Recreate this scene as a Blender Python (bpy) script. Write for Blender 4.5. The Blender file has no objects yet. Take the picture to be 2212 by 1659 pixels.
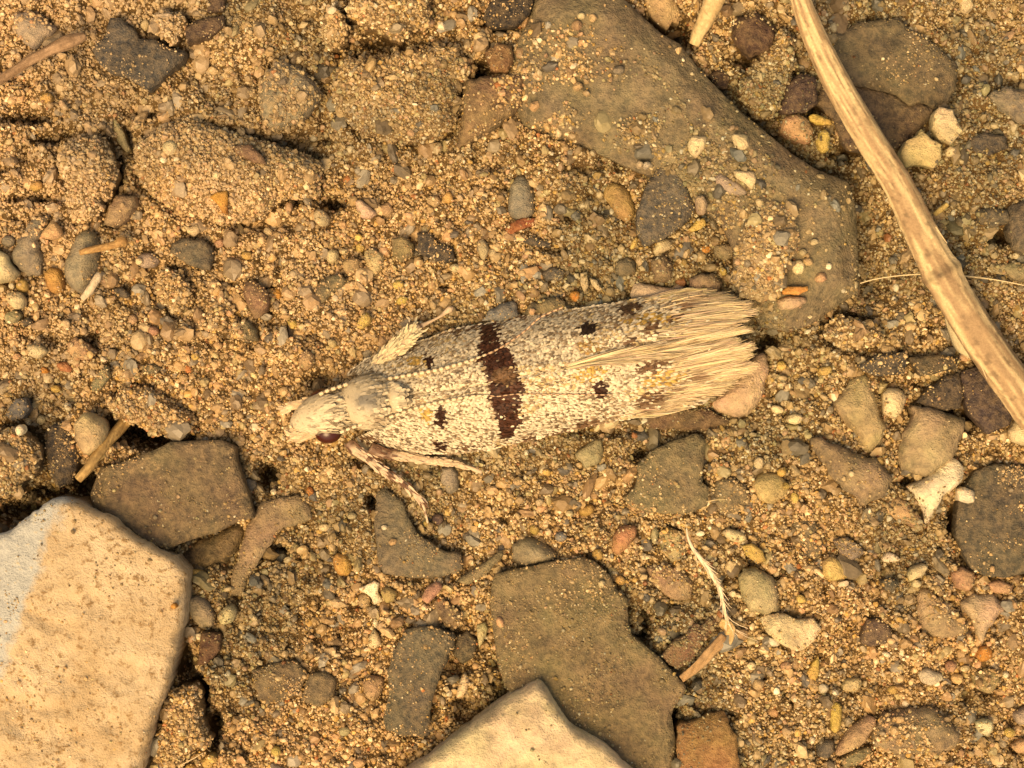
import bpy, math, random
import numpy as np
from mathutils import Vector, noise as mnoise
from mathutils.bvhtree import BVHTree
from mathutils.geometry import delaunay_2d_cdt

# One scene unit is one millimetre: a small moth on sandy soil, seen from straight above.
sc = bpy.context.scene
C = sc.collection
sc.unit_settings.system = 'METRIC'
sc.unit_settings.scale_length = 0.001
sc.unit_settings.length_unit = 'MILLIMETERS'
R = math.radians

# ------------------------------------------------------------------ camera, sky, sun, exposure
CAM_H = 38.0            # camera height above the soil, mm
PX = 150.0              # photograph pixels (2212 wide overview) per mm on the plane z = 0
cam_d = bpy.data.cameras.new('camera')
cam = bpy.data.objects.new('camera', cam_d)
C.objects.link(cam)
cam.location = (0, 0, CAM_H)
cam_d.sensor_width = 36.0
cam_d.lens = 36.0 * CAM_H / (2212.0 / PX)
cam_d.clip_start = 0.5
cam_d.clip_end = 500.0
cam_d.dof.use_dof = True
cam_d.dof.focus_distance = CAM_H - 0.45
cam_d.dof.aperture_fstop = 55.0
sc.camera = cam

SUN_EL, SUN_AZ = R(63), R(-150)      # azimuth measured from +Y towards +X
world = bpy.data.worlds.new('World')
sc.world = world
world.use_nodes = True
wn = world.node_tree
sky = wn.nodes.new('ShaderNodeTexSky')
sky.sky_type = 'NISHITA'
sky.sun_disc = False
sky.sun_elevation = SUN_EL
sky.sun_rotation = SUN_AZ
sky.dust_density = 4.0
sky.air_density = 1.0
wn.links.new(sky.outputs[0], wn.nodes['Background'].inputs[0])
wn.nodes['Background'].inputs[1].default_value = 0.062

sun_d = bpy.data.lights.new('sun', 'SUN')
sun = bpy.data.objects.new('sun', sun_d)
C.objects.link(sun)
sun_d.energy = 1.5
sun_d.angle = R(34)
sun_d.color = (1.0, 0.80, 0.58)
sd = Vector((math.sin(SUN_AZ) * math.cos(SUN_EL), math.cos(SUN_AZ) * math.cos(SUN_EL), math.sin(SUN_EL)))
sun.rotation_euler = sd.to_track_quat('Z', 'Y').to_euler()
sun.location = sd * 60

vs = sc.view_settings
vs.view_transform = 'Standard'
vs.look = 'None'
vs.gamma = 1.0
vs.use_curve_mapping = False
vs.exposure = 1.37
vs.use_white_balance = True
vs.white_balance_temperature = 11000
vs.white_balance_tint = 10
sc.cycles.use_denoising = True
sc.cycles.denoiser = 'OPENIMAGEDENOISE'
sc.cycles.max_bounces = 6
sc.cycles.diffuse_bounces = 3

rng = np.random.default_rng(7)
random.seed(7)

# ------------------------------------------------------------------ helpers
def P(px, py, z=0.0):
    """overview pixel -> world point at height z"""
    k = (CAM_H - z) / CAM_H / PX
    return np.stack([(np.asarray(px, float) - 1106.0) * k, -(np.asarray(py, float) - 829.5) * k], -1)

def _hash(ix, iy, s):
    n = (ix.astype(np.int64) * 374761393 + iy.astype(np.int64) * 668265263 + s * 1442695041) & 0xffffffff
    n = ((n ^ (n >> 13)) * 1274126177) & 0xffffffff
    return ((n ^ (n >> 16)) & 0xffff) / 65535.0

def vnoise(x, y, s=0):
    x = np.asarray(x, float); y = np.asarray(y, float)
    ix = np.floor(x); iy = np.floor(y)
    fx = x - ix; fy = y - iy
    ux = fx * fx * fx * (fx * (fx * 6 - 15) + 10); uy = fy * fy * fy * (fy * (fy * 6 - 15) + 10)
    a = _hash(ix, iy, s); b = _hash(ix + 1, iy, s); c = _hash(ix, iy + 1, s); d = _hash(ix + 1, iy + 1, s)
    return (a + (b - a) * ux) * (1 - uy) + (c + (d - c) * ux) * uy

def fbm(x, y, s=0, o=4):
    v = 0; a = 1; t = 0
    for i in range(o):
        v = v + a * (vnoise(np.asarray(x) * 2 ** i, np.asarray(y) * 2 ** i, s + i * 17) * 2 - 1); t += a; a *= 0.5
    return v / t

def inpoly(x, y, poly):
    px, py = poly[:, 0], poly[:, 1]
    r = np.zeros(x.shape, bool)
    j = len(poly) - 1
    for i in range(len(poly)):
        if py[i] != py[j]:
            c = ((py[i] > y) != (py[j] > y)) & (x < (px[j] - px[i]) * (y - py[i]) / (py[j] - py[i]) + px[i])
            r ^= c
        j = i
    return r

def polydist(x, y, poly):
    d = np.full(x.shape, 1e9)
    for i in range(len(poly)):
        a = poly[i - 1]; b = poly[i]
        ab = b - a; L = (ab @ ab) or 1e-12
        t = np.clip(((x - a[0]) * ab[0] + (y - a[1]) * ab[1]) / L, 0, 1)
        d = np.minimum(d, np.hypot(x - a[0] - t * ab[0], y - a[1] - t * ab[1]))
    return d

def mesh_obj(name, verts, faces, mat, loc=None, parent=None, col=None, smooth=True):
    verts = np.asarray(verts, float)
    if loc is not None:
        verts = verts - np.asarray(loc, float)
    me = bpy.data.meshes.new(name)
    if isinstance(faces, np.ndarray):
        nf, k = faces.shape
        me.vertices.add(len(verts)); me.vertices.foreach_set('co', verts.astype(np.float32).ravel())
        me.loops.add(nf * k); me.loops.foreach_set('vertex_index', faces.astype(np.int32).ravel())
        me.polygons.add(nf)
        me.polygons.foreach_set('loop_start', (np.arange(nf) * k).astype(np.int32))
        me.update(calc_edges=True)
    else:
        me.from_pydata([tuple(v) for v in verts], [], faces)
    me.polygons.foreach_set('use_smooth', np.full(len(me.polygons), smooth))
    if col is not None:
        col = np.asarray(col, float)
        if col.ndim == 1:
            col = np.tile(col, (len(verts), 1))
        if col.shape[1] == 3:
            col = np.hstack([col, np.ones((len(col), 1))])
        at = me.color_attributes.new('Col', 'FLOAT_COLOR', 'POINT')
        at.data.foreach_set('color', col.astype(np.float32).ravel())
    me.materials.append(mat)
    me.update()
    o = bpy.data.objects.new(name, me)
    C.objects.link(o)
    if loc is not None:
        o.location = loc
    if parent is not None:
        o.parent = parent
    return o

def tag(o, label, cat, group=None):
    o['label'] = label; o['category'] = cat
    if group:
        o['group'] = group
    return o

# ------------------------------------------------------------------ materials
class NT:
    def __init__(s, name):
        s.m = bpy.data.materials.new(name); s.m.use_nodes = True
        s.t = s.m.node_tree; s.b = s.t.nodes['Principled BSDF']
    def n(s, typ, **kw):
        nd = s.t.nodes.new(typ)
        for k, v in kw.items():
            if isinstance(k, str) and hasattr(nd, k):
                setattr(nd, k, v)
        return nd
    def l(s, a, b): s.t.links.new(a, b)
    def noise(s, vec, scale, detail=4, rough=0.55):
        nd = s.n('ShaderNodeTexNoise'); nd.inputs['Scale'].default_value = scale
        nd.inputs['Detail'].default_value = detail; nd.inputs['Roughness'].default_value = rough
        s.l(vec, nd.inputs['Vector']); return nd.outputs['Fac']
    def rng(s, v, a, b, c, d):
        nd = s.n('ShaderNodeMapRange'); nd.clamp = True
        for i, x in enumerate((a, b, c, d)):
            if isinstance(x, (int, float)): nd.inputs[i + 1].default_value = x
            else: s.l(x, nd.inputs[i + 1])
        s.l(v, nd.inputs[0]); return nd.outputs[0]
    def mix(s, f, a, b, mode='MIX'):
        nd = s.n('ShaderNodeMix', data_type='RGBA', blend_type=mode)
        for i, x in ((0, f), (6, a), (7, b)):
            if isinstance(x, (int, float)): nd.inputs[i].default_value = x
            elif isinstance(x, tuple): nd.inputs[i].default_value = (*x, 1)
            else: s.l(x, nd.inputs[i])
        return nd.outputs[2]
    def math(s, op, a, b):
        nd = s.n('ShaderNodeMath', operation=op)
        for i, x in ((0, a), (1, b)):
            if isinstance(x, (int, float)): nd.inputs[i].default_value = x
            else: s.l(x, nd.inputs[i])
        return nd.outputs[0]
    def bump(s, h, dist, strength=1.0):
        nd = s.n('ShaderNodeBump'); nd.inputs['Distance'].default_value = dist; nd.inputs['Strength'].default_value = strength
        s.l(h, nd.inputs['Height']); s.l(nd.outputs[0], s.b.inputs['Normal'])

DUST = (0.42, 0.285, 0.145)

def world_vec(nt):
    g = nt.n('ShaderNodeNewGeometry')
    return g.outputs['Position']

def stone_material(name, rough=0.72, bump=0.02, spec=0.35):
    """colour from the object's own colour; its alpha says how much dried soil sticks to it"""
    nt = NT(name)
    v = world_vec(nt)
    oi = nt.n('ShaderNodeObjectInfo')
    n1 = nt.noise(v, 2.3, 6, 0.6); n2 = nt.noise(v, 11, 5, 0.65); n3 = nt.noise(v, 38, 3)
    val = nt.math('MULTIPLY', nt.rng(n1, 0.3, 0.7, 0.62, 1.38), nt.rng(n2, 0.3, 0.7, 0.70, 1.30))
    hs = nt.n('ShaderNodeHueSaturation')
    nt.l(oi.outputs['Color'], hs.inputs['Color']); nt.l(val, hs.inputs['Value'])
    nt.l(nt.rng(nt.noise(v, 1.7, 3), 0.3, 0.7, 0.478, 0.522), hs.inputs['Hue'])
    c = hs.outputs[0]
    # dried soil film in ragged patches
    inv = nt.math('SUBTRACT', 0.88, oi.outputs['Alpha'])
    dn = nt.math('ADD', nt.math('MULTIPLY', nt.noise(v, 1.6, 8, 0.7), 0.7), nt.math('MULTIPLY', n2, 0.3))
    dm = nt.rng(dn, inv, nt.math('ADD', inv, 0.16), 0.0, 0.85)
    c = nt.mix(nt.rng(n2, 0.4, 0.62, 0.0, 0.22), c, DUST)
    c = nt.mix(dm, c, DUST)
    # fine pale and dark mineral specks
    c = nt.mix(nt.rng(n3, 0.66, 0.74, 0, 0.45), c, (0.55, 0.44, 0.27))
    c = nt.mix(nt.rng(nt.noise(v, 27, 2), 0.70, 0.78, 0, 0.6), c, (0.05, 0.035, 0.025))
    nt.l(c, nt.b.inputs['Base Color'])
    nt.l(nt.rng(n2, 0.3, 0.7, rough - 0.1, rough + 0.15), nt.b.inputs['Roughness'])
    nt.b.inputs['Specular IOR Level'].default_value = spec
    h = nt.math('ADD', nt.math('MULTIPLY', n2, 0.8), nt.math('MULTIPLY', n3, 0.35))
    nt.bump(h, bump * 3.6)
    return nt.m

def vcol_material(name, rough=0.6, spec=0.3, nscale=25, amp=0.2, bump=0.006, inst=False):
    nt = NT(name)
    v = world_vec(nt)
    if inst:
        at = nt.n('ShaderNodeAttribute'); at.attribute_type = 'INSTANCER'; at.attribute_name = 'Col'
    else:
        at = nt.n('ShaderNodeVertexColor'); at.layer_name = 'Col'
    n = nt.noise(v, nscale, 4, 0.6)
    hs = nt.n('ShaderNodeHueSaturation')
    nt.l(at.outputs['Color'], hs.inputs['Color']); nt.l(nt.rng(n, 0.3, 0.7, 1 - amp, 1 + amp), hs.inputs['Value'])
    nt.l(hs.outputs[0], nt.b.inputs['Base Color'])
    nt.b.inputs['Roughness'].default_value = rough
    nt.b.inputs['Specular IOR Level'].default_value = spec
    if bump: nt.bump(n, bump)
    return nt.m

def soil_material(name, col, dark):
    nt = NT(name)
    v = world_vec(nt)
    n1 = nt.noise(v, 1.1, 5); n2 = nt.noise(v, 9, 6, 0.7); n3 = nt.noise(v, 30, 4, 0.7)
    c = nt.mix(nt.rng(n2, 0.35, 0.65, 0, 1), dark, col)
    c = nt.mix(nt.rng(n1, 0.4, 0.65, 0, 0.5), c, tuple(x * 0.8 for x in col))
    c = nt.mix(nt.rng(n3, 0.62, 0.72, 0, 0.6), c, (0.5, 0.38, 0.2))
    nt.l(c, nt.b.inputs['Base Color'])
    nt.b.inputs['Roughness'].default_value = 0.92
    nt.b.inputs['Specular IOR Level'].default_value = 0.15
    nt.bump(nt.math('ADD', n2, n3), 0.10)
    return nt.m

M_STONE = stone_material('stone')
M_SLATE = stone_material('slate', 0.62, 0.020, 0.45)
M_CHALK = stone_material('pale_stone', 0.8, 0.016, 0.25)
M_SOIL = soil_material('soil', (0.30, 0.19, 0.085), (0.18, 0.105, 0.045))  # matrix darker than its grains; gap shade is partly put into this colour
M_CLOD = soil_material('clod_soil', (0.42, 0.28, 0.145), (0.26, 0.16, 0.075))
M_GRAIN = vcol_material('sand_grain', 0.5, 0.45, 30, 0.15, 0)
M_GRAIN_I = vcol_material('fine_sand_grain', 0.55, 0.4, 30, 0.15, 0, inst=True)
M_PLANT = vcol_material('dry_plant', 0.68, 0.3, 30, 0.16, 0.01)
M_FIBRE = vcol_material('plant_fibre', 0.5, 0.4, 30, 0.1, 0)
M_SCALE = vcol_material('wing_scale', 0.62, 0.3, 40, 0.12, 0)
M_BODY = vcol_material('moth_cuticle', 0.5, 0.4, 40, 0.12, 0.004)

nt = NT('moth_eye')
nt.b.inputs['Base Color'].default_value = (0.055, 0.010, 0.006, 1)
nt.b.inputs['Roughness'].default_value = 0.3
M_EYE = nt.m

# ------------------------------------------------------------------ soil surface
PITS = [(720, 437, 24, 13, .55), (590, 182, 8, 10, .3), (1035, 150, 26, 14, .6), (1080, 48, 26, 20, .5), (820, 92, 30, 10, .45),
        (1480, 75, 22, 28, .5), (1610, 128, 22, 20, .5), (1765, 225, 16, 20, .4), (1830, 325, 30, 18, .35),
        (330, 945, 56, 20, 1.1), (265, 925, 40, 22, 1.0), (180, 1050, 26, 34, .9), (30, 1108, 60, 22, 1.0), (100, 1065, 40, 18, .8), (575, 1030, 20, 24, .7),
        (600, 1195, 16, 16, .4), (430, 1500, 16, 40, .7), (400, 1430, 16, 40, .6), (465, 1580, 14, 40, .6), (800, 1085, 8, 16, .5),
        (1390, 980, 22, 14, .35), (1395, 1345, 12, 24, .5), (1380, 1385, 20, 10, .4), (1460, 1555, 10, 18, .5),
        (1830, 690, 50, 12, .35), (1665, 735, 14, 14, .5), (1680, 480, 8, 8, .2), (2165, 510, 20, 16, .45), (2100, 905, 20, 18, .5),
        (1955, 1040, 16, 12, .4), (2062, 1120, 14, 30, .5), (2030, 890, 30, 14, .4), (695, 820, 30, 18, .25), (1640, 745, 20, 14, .3),
        (60, 255, 40, 10, .5), (248, 370, 12, 34, .45), (245, 480, 14, 10, .4), (105, 300, 20, 10, .35), (75, 430, 40, 6, .3),
        (140, 290, 14, 8, .35), (640, 400, 10, 24, .2), (960, 620, 10, 8, .2), (1200, 540, 30, 8, .15), (640, 300, 50, 14, .3),
        (1165, 1395, 10, 10, .2), (985, 1445, 20, 20, .25), (1010, 1540, 30, 30, .35), (1300, 932, 60, 12, .2), (790, 995, 30, 12, .25),
        (1545, 205, 40, 34, .3), (1640, 305, 40, 34, .3), (1720, 362, 40, 34, .25), (1820, 395, 50, 30, .3), (1885, 480, 34, 60, .3), (1890, 610, 34, 50, .3), (1440, 60, 40, 30, .3),
        (640, 330, 60, 16, .2), (300, 240, 40, 14, .25), (270, 300, 14, 40, .25), (560, 490, 50, 14, .2), (700, 250, 14, 50, .25)]

def moth_mask(px, py):
    dx = (px - 1110) / 640.0; dy = (py - 840 + (px - 1110) * 0.16) / 210.0
    return np.clip(1.6 - np.sqrt(dx * dx + dy * dy) * 1.2, 0, 1)

def ground_h(x, y):
    x = np.asarray(x, float); y = np.asarray(y, float)
    h = 0.30 * fbm(x / 2.4 + 3, y / 2.4 + 9, 5, 3) + 0.20 * fbm(x / 0.75, y / 0.75, 21, 3) + 0.30 * (np.abs(fbm(x / 0.42 + 7, y / 0.42, 35, 3)) - .2) + 0.05 * fbm(x / 0.16, y / 0.16, 33, 2)
    h = h - 0.22 * np.clip((vnoise(x / .14, y / .14, 61) - .74) * 7, 0, 1) * np.clip(.4 + 1.4 * fbm(x / .9, y / .9, 63, 2), 0, 1)      # pores between crumbs
    px = x * PX + 1106; py = 829.5 - y * PX
    m = moth_mask(px, py)
    h = h * (1 - 0.65 * m) - 0.02 * m
    for cx, cy, rx, ry, d in PITS:
        q = ((px - cx) / rx) ** 2 + ((py - cy) / ry) ** 2
        h = h - 1.55 * d * np.exp(-np.minimum(q, 50) ** 1.6 * 0.6)
    return h

# ------------------------------------------------------------------ stones
PAL = dict(slate=(.115, .105, .085), dslate=(.075, .068, .058), olive=(.20, .165, .095), brown=(.215, .135, .075), dbrown=(.085, .048, .032),
           purple=(.07, .045, .042), grey=(.26, .225, .165), blue=(.20, .205, .195), tan=(.42, .29, .155), cream=(.62, .50, .30),
           white=(.74, .64, .45), ochre=(.50, .32, .105), yellow=(.60, .44, .14), orange=(.50, .215, .05), rust=(.24, .075, .03),
           pink=(.46, .27, .16), peach=(.58, .36, .19), red=(.36, .145, .07), lilac=(.33, .255, .20), green=(.34, .30, .17),
           amber=(.42, .235, .07), black=(.022, .018, .015))
STONES = []          # records: poly, top, owner id, grit

def surf_at(x, y):
    h = ground_h(x, y)
    for s in STONES:
        b = s['bb']
        if x.max() < b[0] or x.min() > b[2] or y.max() < b[1] or y.min() > b[3]:
            continue
        m = inpoly(x, y, s['poly'])
        if m.any():
            tx, ty = s['tilt']; c = s['c']
            h = np.where(m, np.maximum(h, s['top'] + (x - c[0]) * tx + (y - c[1]) * ty), h)
    return h

def simplify(pts, tol):
    """drop outline points that hardly bend the outline, so that corners stay corners"""
    pts = [np.array(q) for q in pts]
    while len(pts) > 5:
        e = []
        for i in range(len(pts)):
            a, b, c = pts[i - 1], pts[i], pts[(i + 1) % len(pts)]
            ac = c - a; L = np.linalg.norm(ac) or 1e-9
            e.append(abs(ac[0] * (b - a)[1] - ac[1] * (b - a)[0]) / L)
        k = int(np.argmin(e))
        if e[k] > tol: break
        pts.pop(k)
    return np.array(pts)

def stone(name, label, cat, col, pts, lift=.16, prof='slab', dust=.25, grit=.12, bev=.05, tilt=(0, 0), mat=None, rough=1.0, group=None, z=None, thick=None, dip=0.07):
    """pts: flat list of overview pixels round the outline"""
    pp = np.array(pts, float).reshape(-1, 2)
    ext_ = float((pp.max(0) - pp.min(0)).max())
    if group is None: pp = simplify(pp, ext_ * {'slab': .018, 'pebble': .02, 'dome': .028, 'clod': .015}[prof] * (1 if ext_ < 300 else .35))
    if isinstance(col, str): col = PAL[col]
    if prof == 'slab' and mat is None: col = tuple(q * .66 for q in col)
    elif prof == 'dome' and mat is None: col = tuple(q * .85 for q in col)
    if prof == 'slab' and mat is None and not callable(grit) and grit < .3: grit = grit * 2.3
    c0 = P(*pp.mean(0))
    raw = P(pp[:, 0], pp[:, 1], 0)
    if z is None:
        u = rng.uniform(-.6, .6, (30, 2)) * (raw.max(0) - raw.min(0)) / 2 + c0
        base = float(np.percentile(surf_at(u[:, 0], u[:, 1]), 60))
    else:
        base = z
    top = base + lift
    raw = P(pp[:, 0], pp[:, 1], top)
    size = float((raw.max(0) - raw.min(0)).max())
    sp = min(max(size / 15, .028), .07)
    sb = min(sp, .042)
    # resample the outline and roughen it
    out = []
    n = len(raw)
    sm = {'slab': 0.05, 'pebble': 0.16, 'clod': .2, 'dome': .07}[prof]
    for i in range(n):
        a, b, c = raw[i - 1], raw[i], raw[(i + 1) % n]
        cap = {'slab': .035, 'pebble': .14, 'clod': .2, 'dome': .07}[prof]
        ka = min(sm, cap / max(np.linalg.norm(a - b), 1e-6)); kc = min(sm, cap / max(np.linalg.norm(c - b), 1e-6))
        p0 = b + (a - b) * ka; p1 = b + (c - b) * kc
        L1 = np.linalg.norm(p1 - p0)
        k = max(2, int(L1 / sb) + 1)
        for t in np.linspace(0, 1, k):
            out.append((1 - t) ** 2 * p0 + 2 * t * (1 - t) * b + t * t * p1)
        nx = c + (b - c) * kc
        L2 = np.linalg.norm(nx - p1); k = int(L2 / sb)
        for j in range(1, k):
            out.append(p1 + (nx - p1) * j / k)
    B = np.array(out)
    keep = [0]
    for i in range(1, len(B)):
        if np.linalg.norm(B[i] - B[keep[-1]]) > sb * .3: keep.append(i)
    B = B[keep]
    if np.linalg.norm(B[0] - B[-1]) < sb * .3: B = B[:-1]
    T = np.roll(B, -1, 0) - np.roll(B, 1, 0)
    N = np.stack([T[:, 1], -T[:, 0]], 1); N /= np.maximum(np.linalg.norm(N, axis=1, keepdims=True), 1e-9)
    sd_ = rng.integers(0, 9999)
    amp = {'slab': .024, 'pebble': .022, 'clod': .09, 'dome': .045}[prof] * rough * min(1, size / .8) * (.35 if size > 2.2 else 1)
    B = B + N * ((fbm(B[:, 0] / .16, B[:, 1] / .16, sd_, 3) * .6 + .7 * fbm(B[:, 0] / .055, B[:, 1] / .055, sd_ + 2, 2)) * amp)[:, None]
    mn, mx = B.min(0), B.max(0)
    gx, gy = np.meshgrid(np.arange(mn[0], mx[0], sp), np.arange(mn[1], mx[1], sp * .9))
    gx = gx.ravel() + rng.uniform(-.3, .3, gx.size) * sp; gy = gy.ravel() + rng.uniform(-.3, .3, gy.size) * sp
    d = polydist(gx, gy, B)
    ok = inpoly(gx, gy, B) & (d > sp * .45)
    I = np.stack([gx[ok], gy[ok]], 1)
    A = np.vstack([B, I]); nb = len(B)
    r = delaunay_2d_cdt([Vector(p) for p in A], [], [list(range(nb))], 1, 1e-6)
    V2 = np.array([tuple(v) for v in r[0]]); F = [list(f) for f in r[2]]
    d = polydist(V2[:, 0], V2[:, 1], B)
    dm = max(d.max(), 1e-6)
    x, y = V2[:, 0], V2[:, 1]
    cen = B.mean(0)
    if prof == 'slab':
        zz = top - min(bev, lift * .8) * (1 - np.clip(d / bev, 0, 1)) ** (2 if bev < .3 else 1.05) * .8
        zz += .020 * rough * fbm(x / .5, y / .5, sd_ + 3, 3) * min(1, size)
        zz += .012 * rough * np.round(fbm(x / .9, y / .9, sd_ + 5, 2) * 2.2)            # split layers
    elif prof == 'pebble':
        Rr = min(dm * .95, lift + .1)
        u = np.clip(d / (dm * .72), 0, 1)
        zz = top - Rr * (1 - np.sqrt(np.clip(1 - (1 - u) ** 2, 0, 1)))
        ta = rng.uniform(0, 6.28)
        zz -= .35 * np.maximum(0, (x - cen[0]) * math.cos(ta) + (y - cen[1]) * math.sin(ta) - dm * .25)      # a broken facet
        zz += .045 * rough * fbm(x / .25, y / .25, sd_ + 3, 3) * min(1, size)
    elif prof == 'dome':
        Rr = min(dm * .8, lift + .05)
        u = np.clip(d / (.16 if size > 2 else min(dm, max(.2, dm * .4))), 0, 1)
        if size > 2: Rr = min(Rr, .3)
        zz = top - Rr * (1 - np.sqrt(np.clip(1 - (1 - u) ** 2, 0, 1)))
        zz += .07 * rough * fbm(x / .45, y / .45, sd_ + 3, 4) + .03 * rough * fbm(x / .12, y / .12, sd_ + 9, 2)
    else:
        Rr = min(dm, lift + .1)
        u = np.clip(d / (dm * .8), 0, 1)
        zz = top - Rr * (1 - np.sqrt(np.clip(1 - (1 - u) ** 2, 0, 1)))
        zz += .14 * fbm(x / .45, y / .45, sd_ + 3, 3) * min(1, size) + .05 * fbm(x / .12, y / .12, sd_ + 7, 3)
    if prof in ('dome', 'pebble'):
        big_ = size > 2.0
        for _ in range(3 if big_ else 6):                       # broken facets
            ta = rng.uniform(0, 6.283); g_ = rng.uniform(.06, .2) if big_ else rng.uniform(.2, .65)
            pr = (x - cen[0]) * math.cos(ta) + (y - cen[1]) * math.sin(ta)
            ro = pr.max() * rng.uniform(.15, .7)
            zz = np.minimum(zz, np.maximum(top - g_ * (pr - ro) + .02 * fbm(x / .2, y / .2, sd_ + 31, 2), zz - .16))
    if prof == 'slab' and size > .5:
        for _ in range(2):                                      # chipped layers along one side
            ta = rng.uniform(0, 6.283); pr = (x - cen[0]) * math.cos(ta) + (y - cen[1]) * math.sin(ta)
            st = np.clip((pr - pr.max() * rng.uniform(.55, .85) + .10 * fbm(x / .5, y / .5, sd_ + 41, 3)) / .04, 0, 1)
            zz = zz - st * rng.uniform(.02, .05)
    zz += (x - cen[0]) * tilt[0] + (y - cen[1]) * tilt[1]
    zb = min(base - (thick or .25), zz.min() - .1)
    # boundary order: find boundary verts in the cdt result
    cnt = {}
    for f in F:
        for a, b in zip(f, f[1:] + f[:1]):
            cnt[(a, b)] = 1
    rim = [(a, b) for (a, b) in cnt if (b, a) not in cnt]
    nv = len(V2)
    low = {}
    Vx = [(V2[i, 0], V2[i, 1], zz[i]) for i in range(nv)]
    for a, b in rim:
        for q in (a, b):
            if q not in low:
                low[q] = len(Vx)
                e = V2[q] - cen
                k = 1 + .05 * (vnoise(V2[q, 0] * 6, V2[q, 1] * 6, sd_) - .6)
                Vx.append((cen[0] + e[0] * k, cen[1] + e[1] * k, zb))
    nF = len(F)
    for a, b in rim:
        F.append([b, a, low[a], low[b]])
    nxt = dict(rim); st = rim[0][0]; loop = [st]; q = nxt[st]
    while q != st and len(loop) < len(rim) + 2:
        loop.append(q); q = nxt.get(q, st)
    F.append([low[i] for i in reversed(loop)])
    loc = (cen[0], cen[1], zb)
    o = mesh_obj(name, Vx, F, mat or (M_SLATE if prof == 'slab' else M_CLOD if prof == 'clod' else M_STONE), loc=loc)
    sm_ = np.ones(len(F), bool); sm_[nF:] = False
    o.data.polygons.foreach_set('use_smooth', sm_)
    o.color = (*col, dust)
    tag(o, label, cat, group)
    edge = top - (min(bev, lift * .8) * .8 if prof == 'slab' else Rr)
    STONES.append(dict(obj=o, poly=B, bb=(mn[0], mn[1], mx[0], mx[1]), top=top, edge=edge, c=cen, tilt=tilt, grit=grit, prof=prof, V=np.array(Vx), F=F, dip=dip, name=name))
    return o

def sl(label, col, pts, **k): return stone('slate_chip', label, 'stone chip', col, pts, **{**dict(lift=.17, grit=.34, dust=.30), **k})
def pb(label, col, pts, **k): return stone('pebble', label, 'pebble', col, pts, **{**dict(prof='pebble', lift=.17, grit=.07, dust=.26), **k})
def rk(label, col, pts, **k): return stone('stone', label, 'stone', col, pts, **{**dict(prof='dome', lift=.26, grit=.45, dust=.34), **k})
def cl(label, pts, col='tan', **k): return stone('soil_clod', label, 'soil clod', col, pts, **{**dict(prof='clod', lift=.42, grit=1.5, dust=.3, dip=.22), **k})
def fl(label, col, pts, **k): return stone('stone_flake', label, 'stone flake', col, pts, **{**dict(lift=.11, bev=.04, grit=.03, dust=.18, mat=M_STONE), **k})

# --- large pieces first: what lies on them finds their top as its ground
def big_grit(x, y):
    px = x * PX + 1106; py = 829.5 - y * PX
    d = ((px - 1428) * -324 + (py - 66) * 407) / 520          # distance in from the long slanted rim
    k = np.clip((d - 62) / 60, 0, 1) * np.clip(.62 + 1.1 * fbm(x / .6, y / .6, 77, 3), .05, 1)
    return .05 + .85 * k * np.where(px > 1680, .3, 1.0)
sl('broad olive slate slab with a long slanted edge, strewn with sand above the moth', (.245, .20, .12),
   [1160,-25, 1330,-25, 1380,20, 1428,66, 1471,90, 1506,138, 1556,185, 1600,235, 1650,280, 1715,330, 1770,365, 1835,390, 1852,440, 1853,520,
    1862,600, 1862,628, 1809,665, 1781,680, 1754,702, 1709,716, 1650,706, 1620,660, 1600,560, 1560,480, 1450,400, 1300,330, 1130,270, 1095,170, 1106,95, 1128,65, 1143,40],
   lift=.46, bev=.34, grit=big_grit, dust=.22, tilt=(.045, .03), thick=.9)
big = stone('pale_stone', 'largest pale stone, buff crust over a blue-grey face, beside the brown slate', 'stone', (.66, .50, .31),
   [28,1137, 60,1105, 100,1080, 125,1076, 175,1095, 235,1122, 275,1157, 325,1185, 375,1212, 398,1240, 400,1259, 397,1294, 390,1344, 375,1419, 360,1482, 335,1544, 322,1607, 308,1680, 290,1730, -60,1730, -60,1165, 10,1152],
   lift=.95, prof='dome', dust=.30, grit=.09, tilt=(-.02, -.05), thick=.9, rough=1.6)
sl('olive-brown slate plate with a notched right side, half under the white pointed stone', (.235, .18, .095),
   [1070,1240, 1140,1225, 1200,1212, 1260,1205, 1285,1213, 1318,1244, 1331,1274, 1356,1294, 1358,1344, 1366,1374, 1388,1394, 1428,1424, 1461,1459, 1483,1484, 1476,1504, 1456,1532, 1451,1549,
    1456,1576, 1461,1600, 1450,1690, 1440,1720, 1100,1720, 1106,1500, 1090,1480, 1075,1440, 1068,1380, 1060,1320, 1060,1270], lift=.24, bev=.06, dust=.26, grit=.16, tilt=(0, .02), thick=.5)
stone('pale_stone', 'whitish pointed stone lying on the olive-brown slate plate', 'stone', (.60, .49, .32),
   [1166,1471, 1188,1494, 1203,1521, 1216,1544, 1231,1569, 1268,1594, 1318,1621, 1356,1654, 1420,1720, 800,1730, 910,1654, 978,1599, 1028,1564, 1106,1506],
   lift=.55, prof='dome', dust=.2, grit=.03, mat=M_CHALK, thick=.5, tilt=(0, -.03))
sl('brown slate plate with a wavy lower edge, touching the largest pale stone', (.20, .145, .085),
   [215,1010, 250,1003, 300,985, 338,970, 365,955, 425,952, 475,950, 508,965, 510,995, 525,1038, 538,1075, 548,1120, 512,1128, 470,1150, 400,1170, 358,1190, 312,1175, 275,1150, 238,1120, 200,1092, 192,1070],
   lift=.36, bev=.06, dust=.32, grit=.10, tilt=(-.03, .03), thick=.6)
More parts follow.
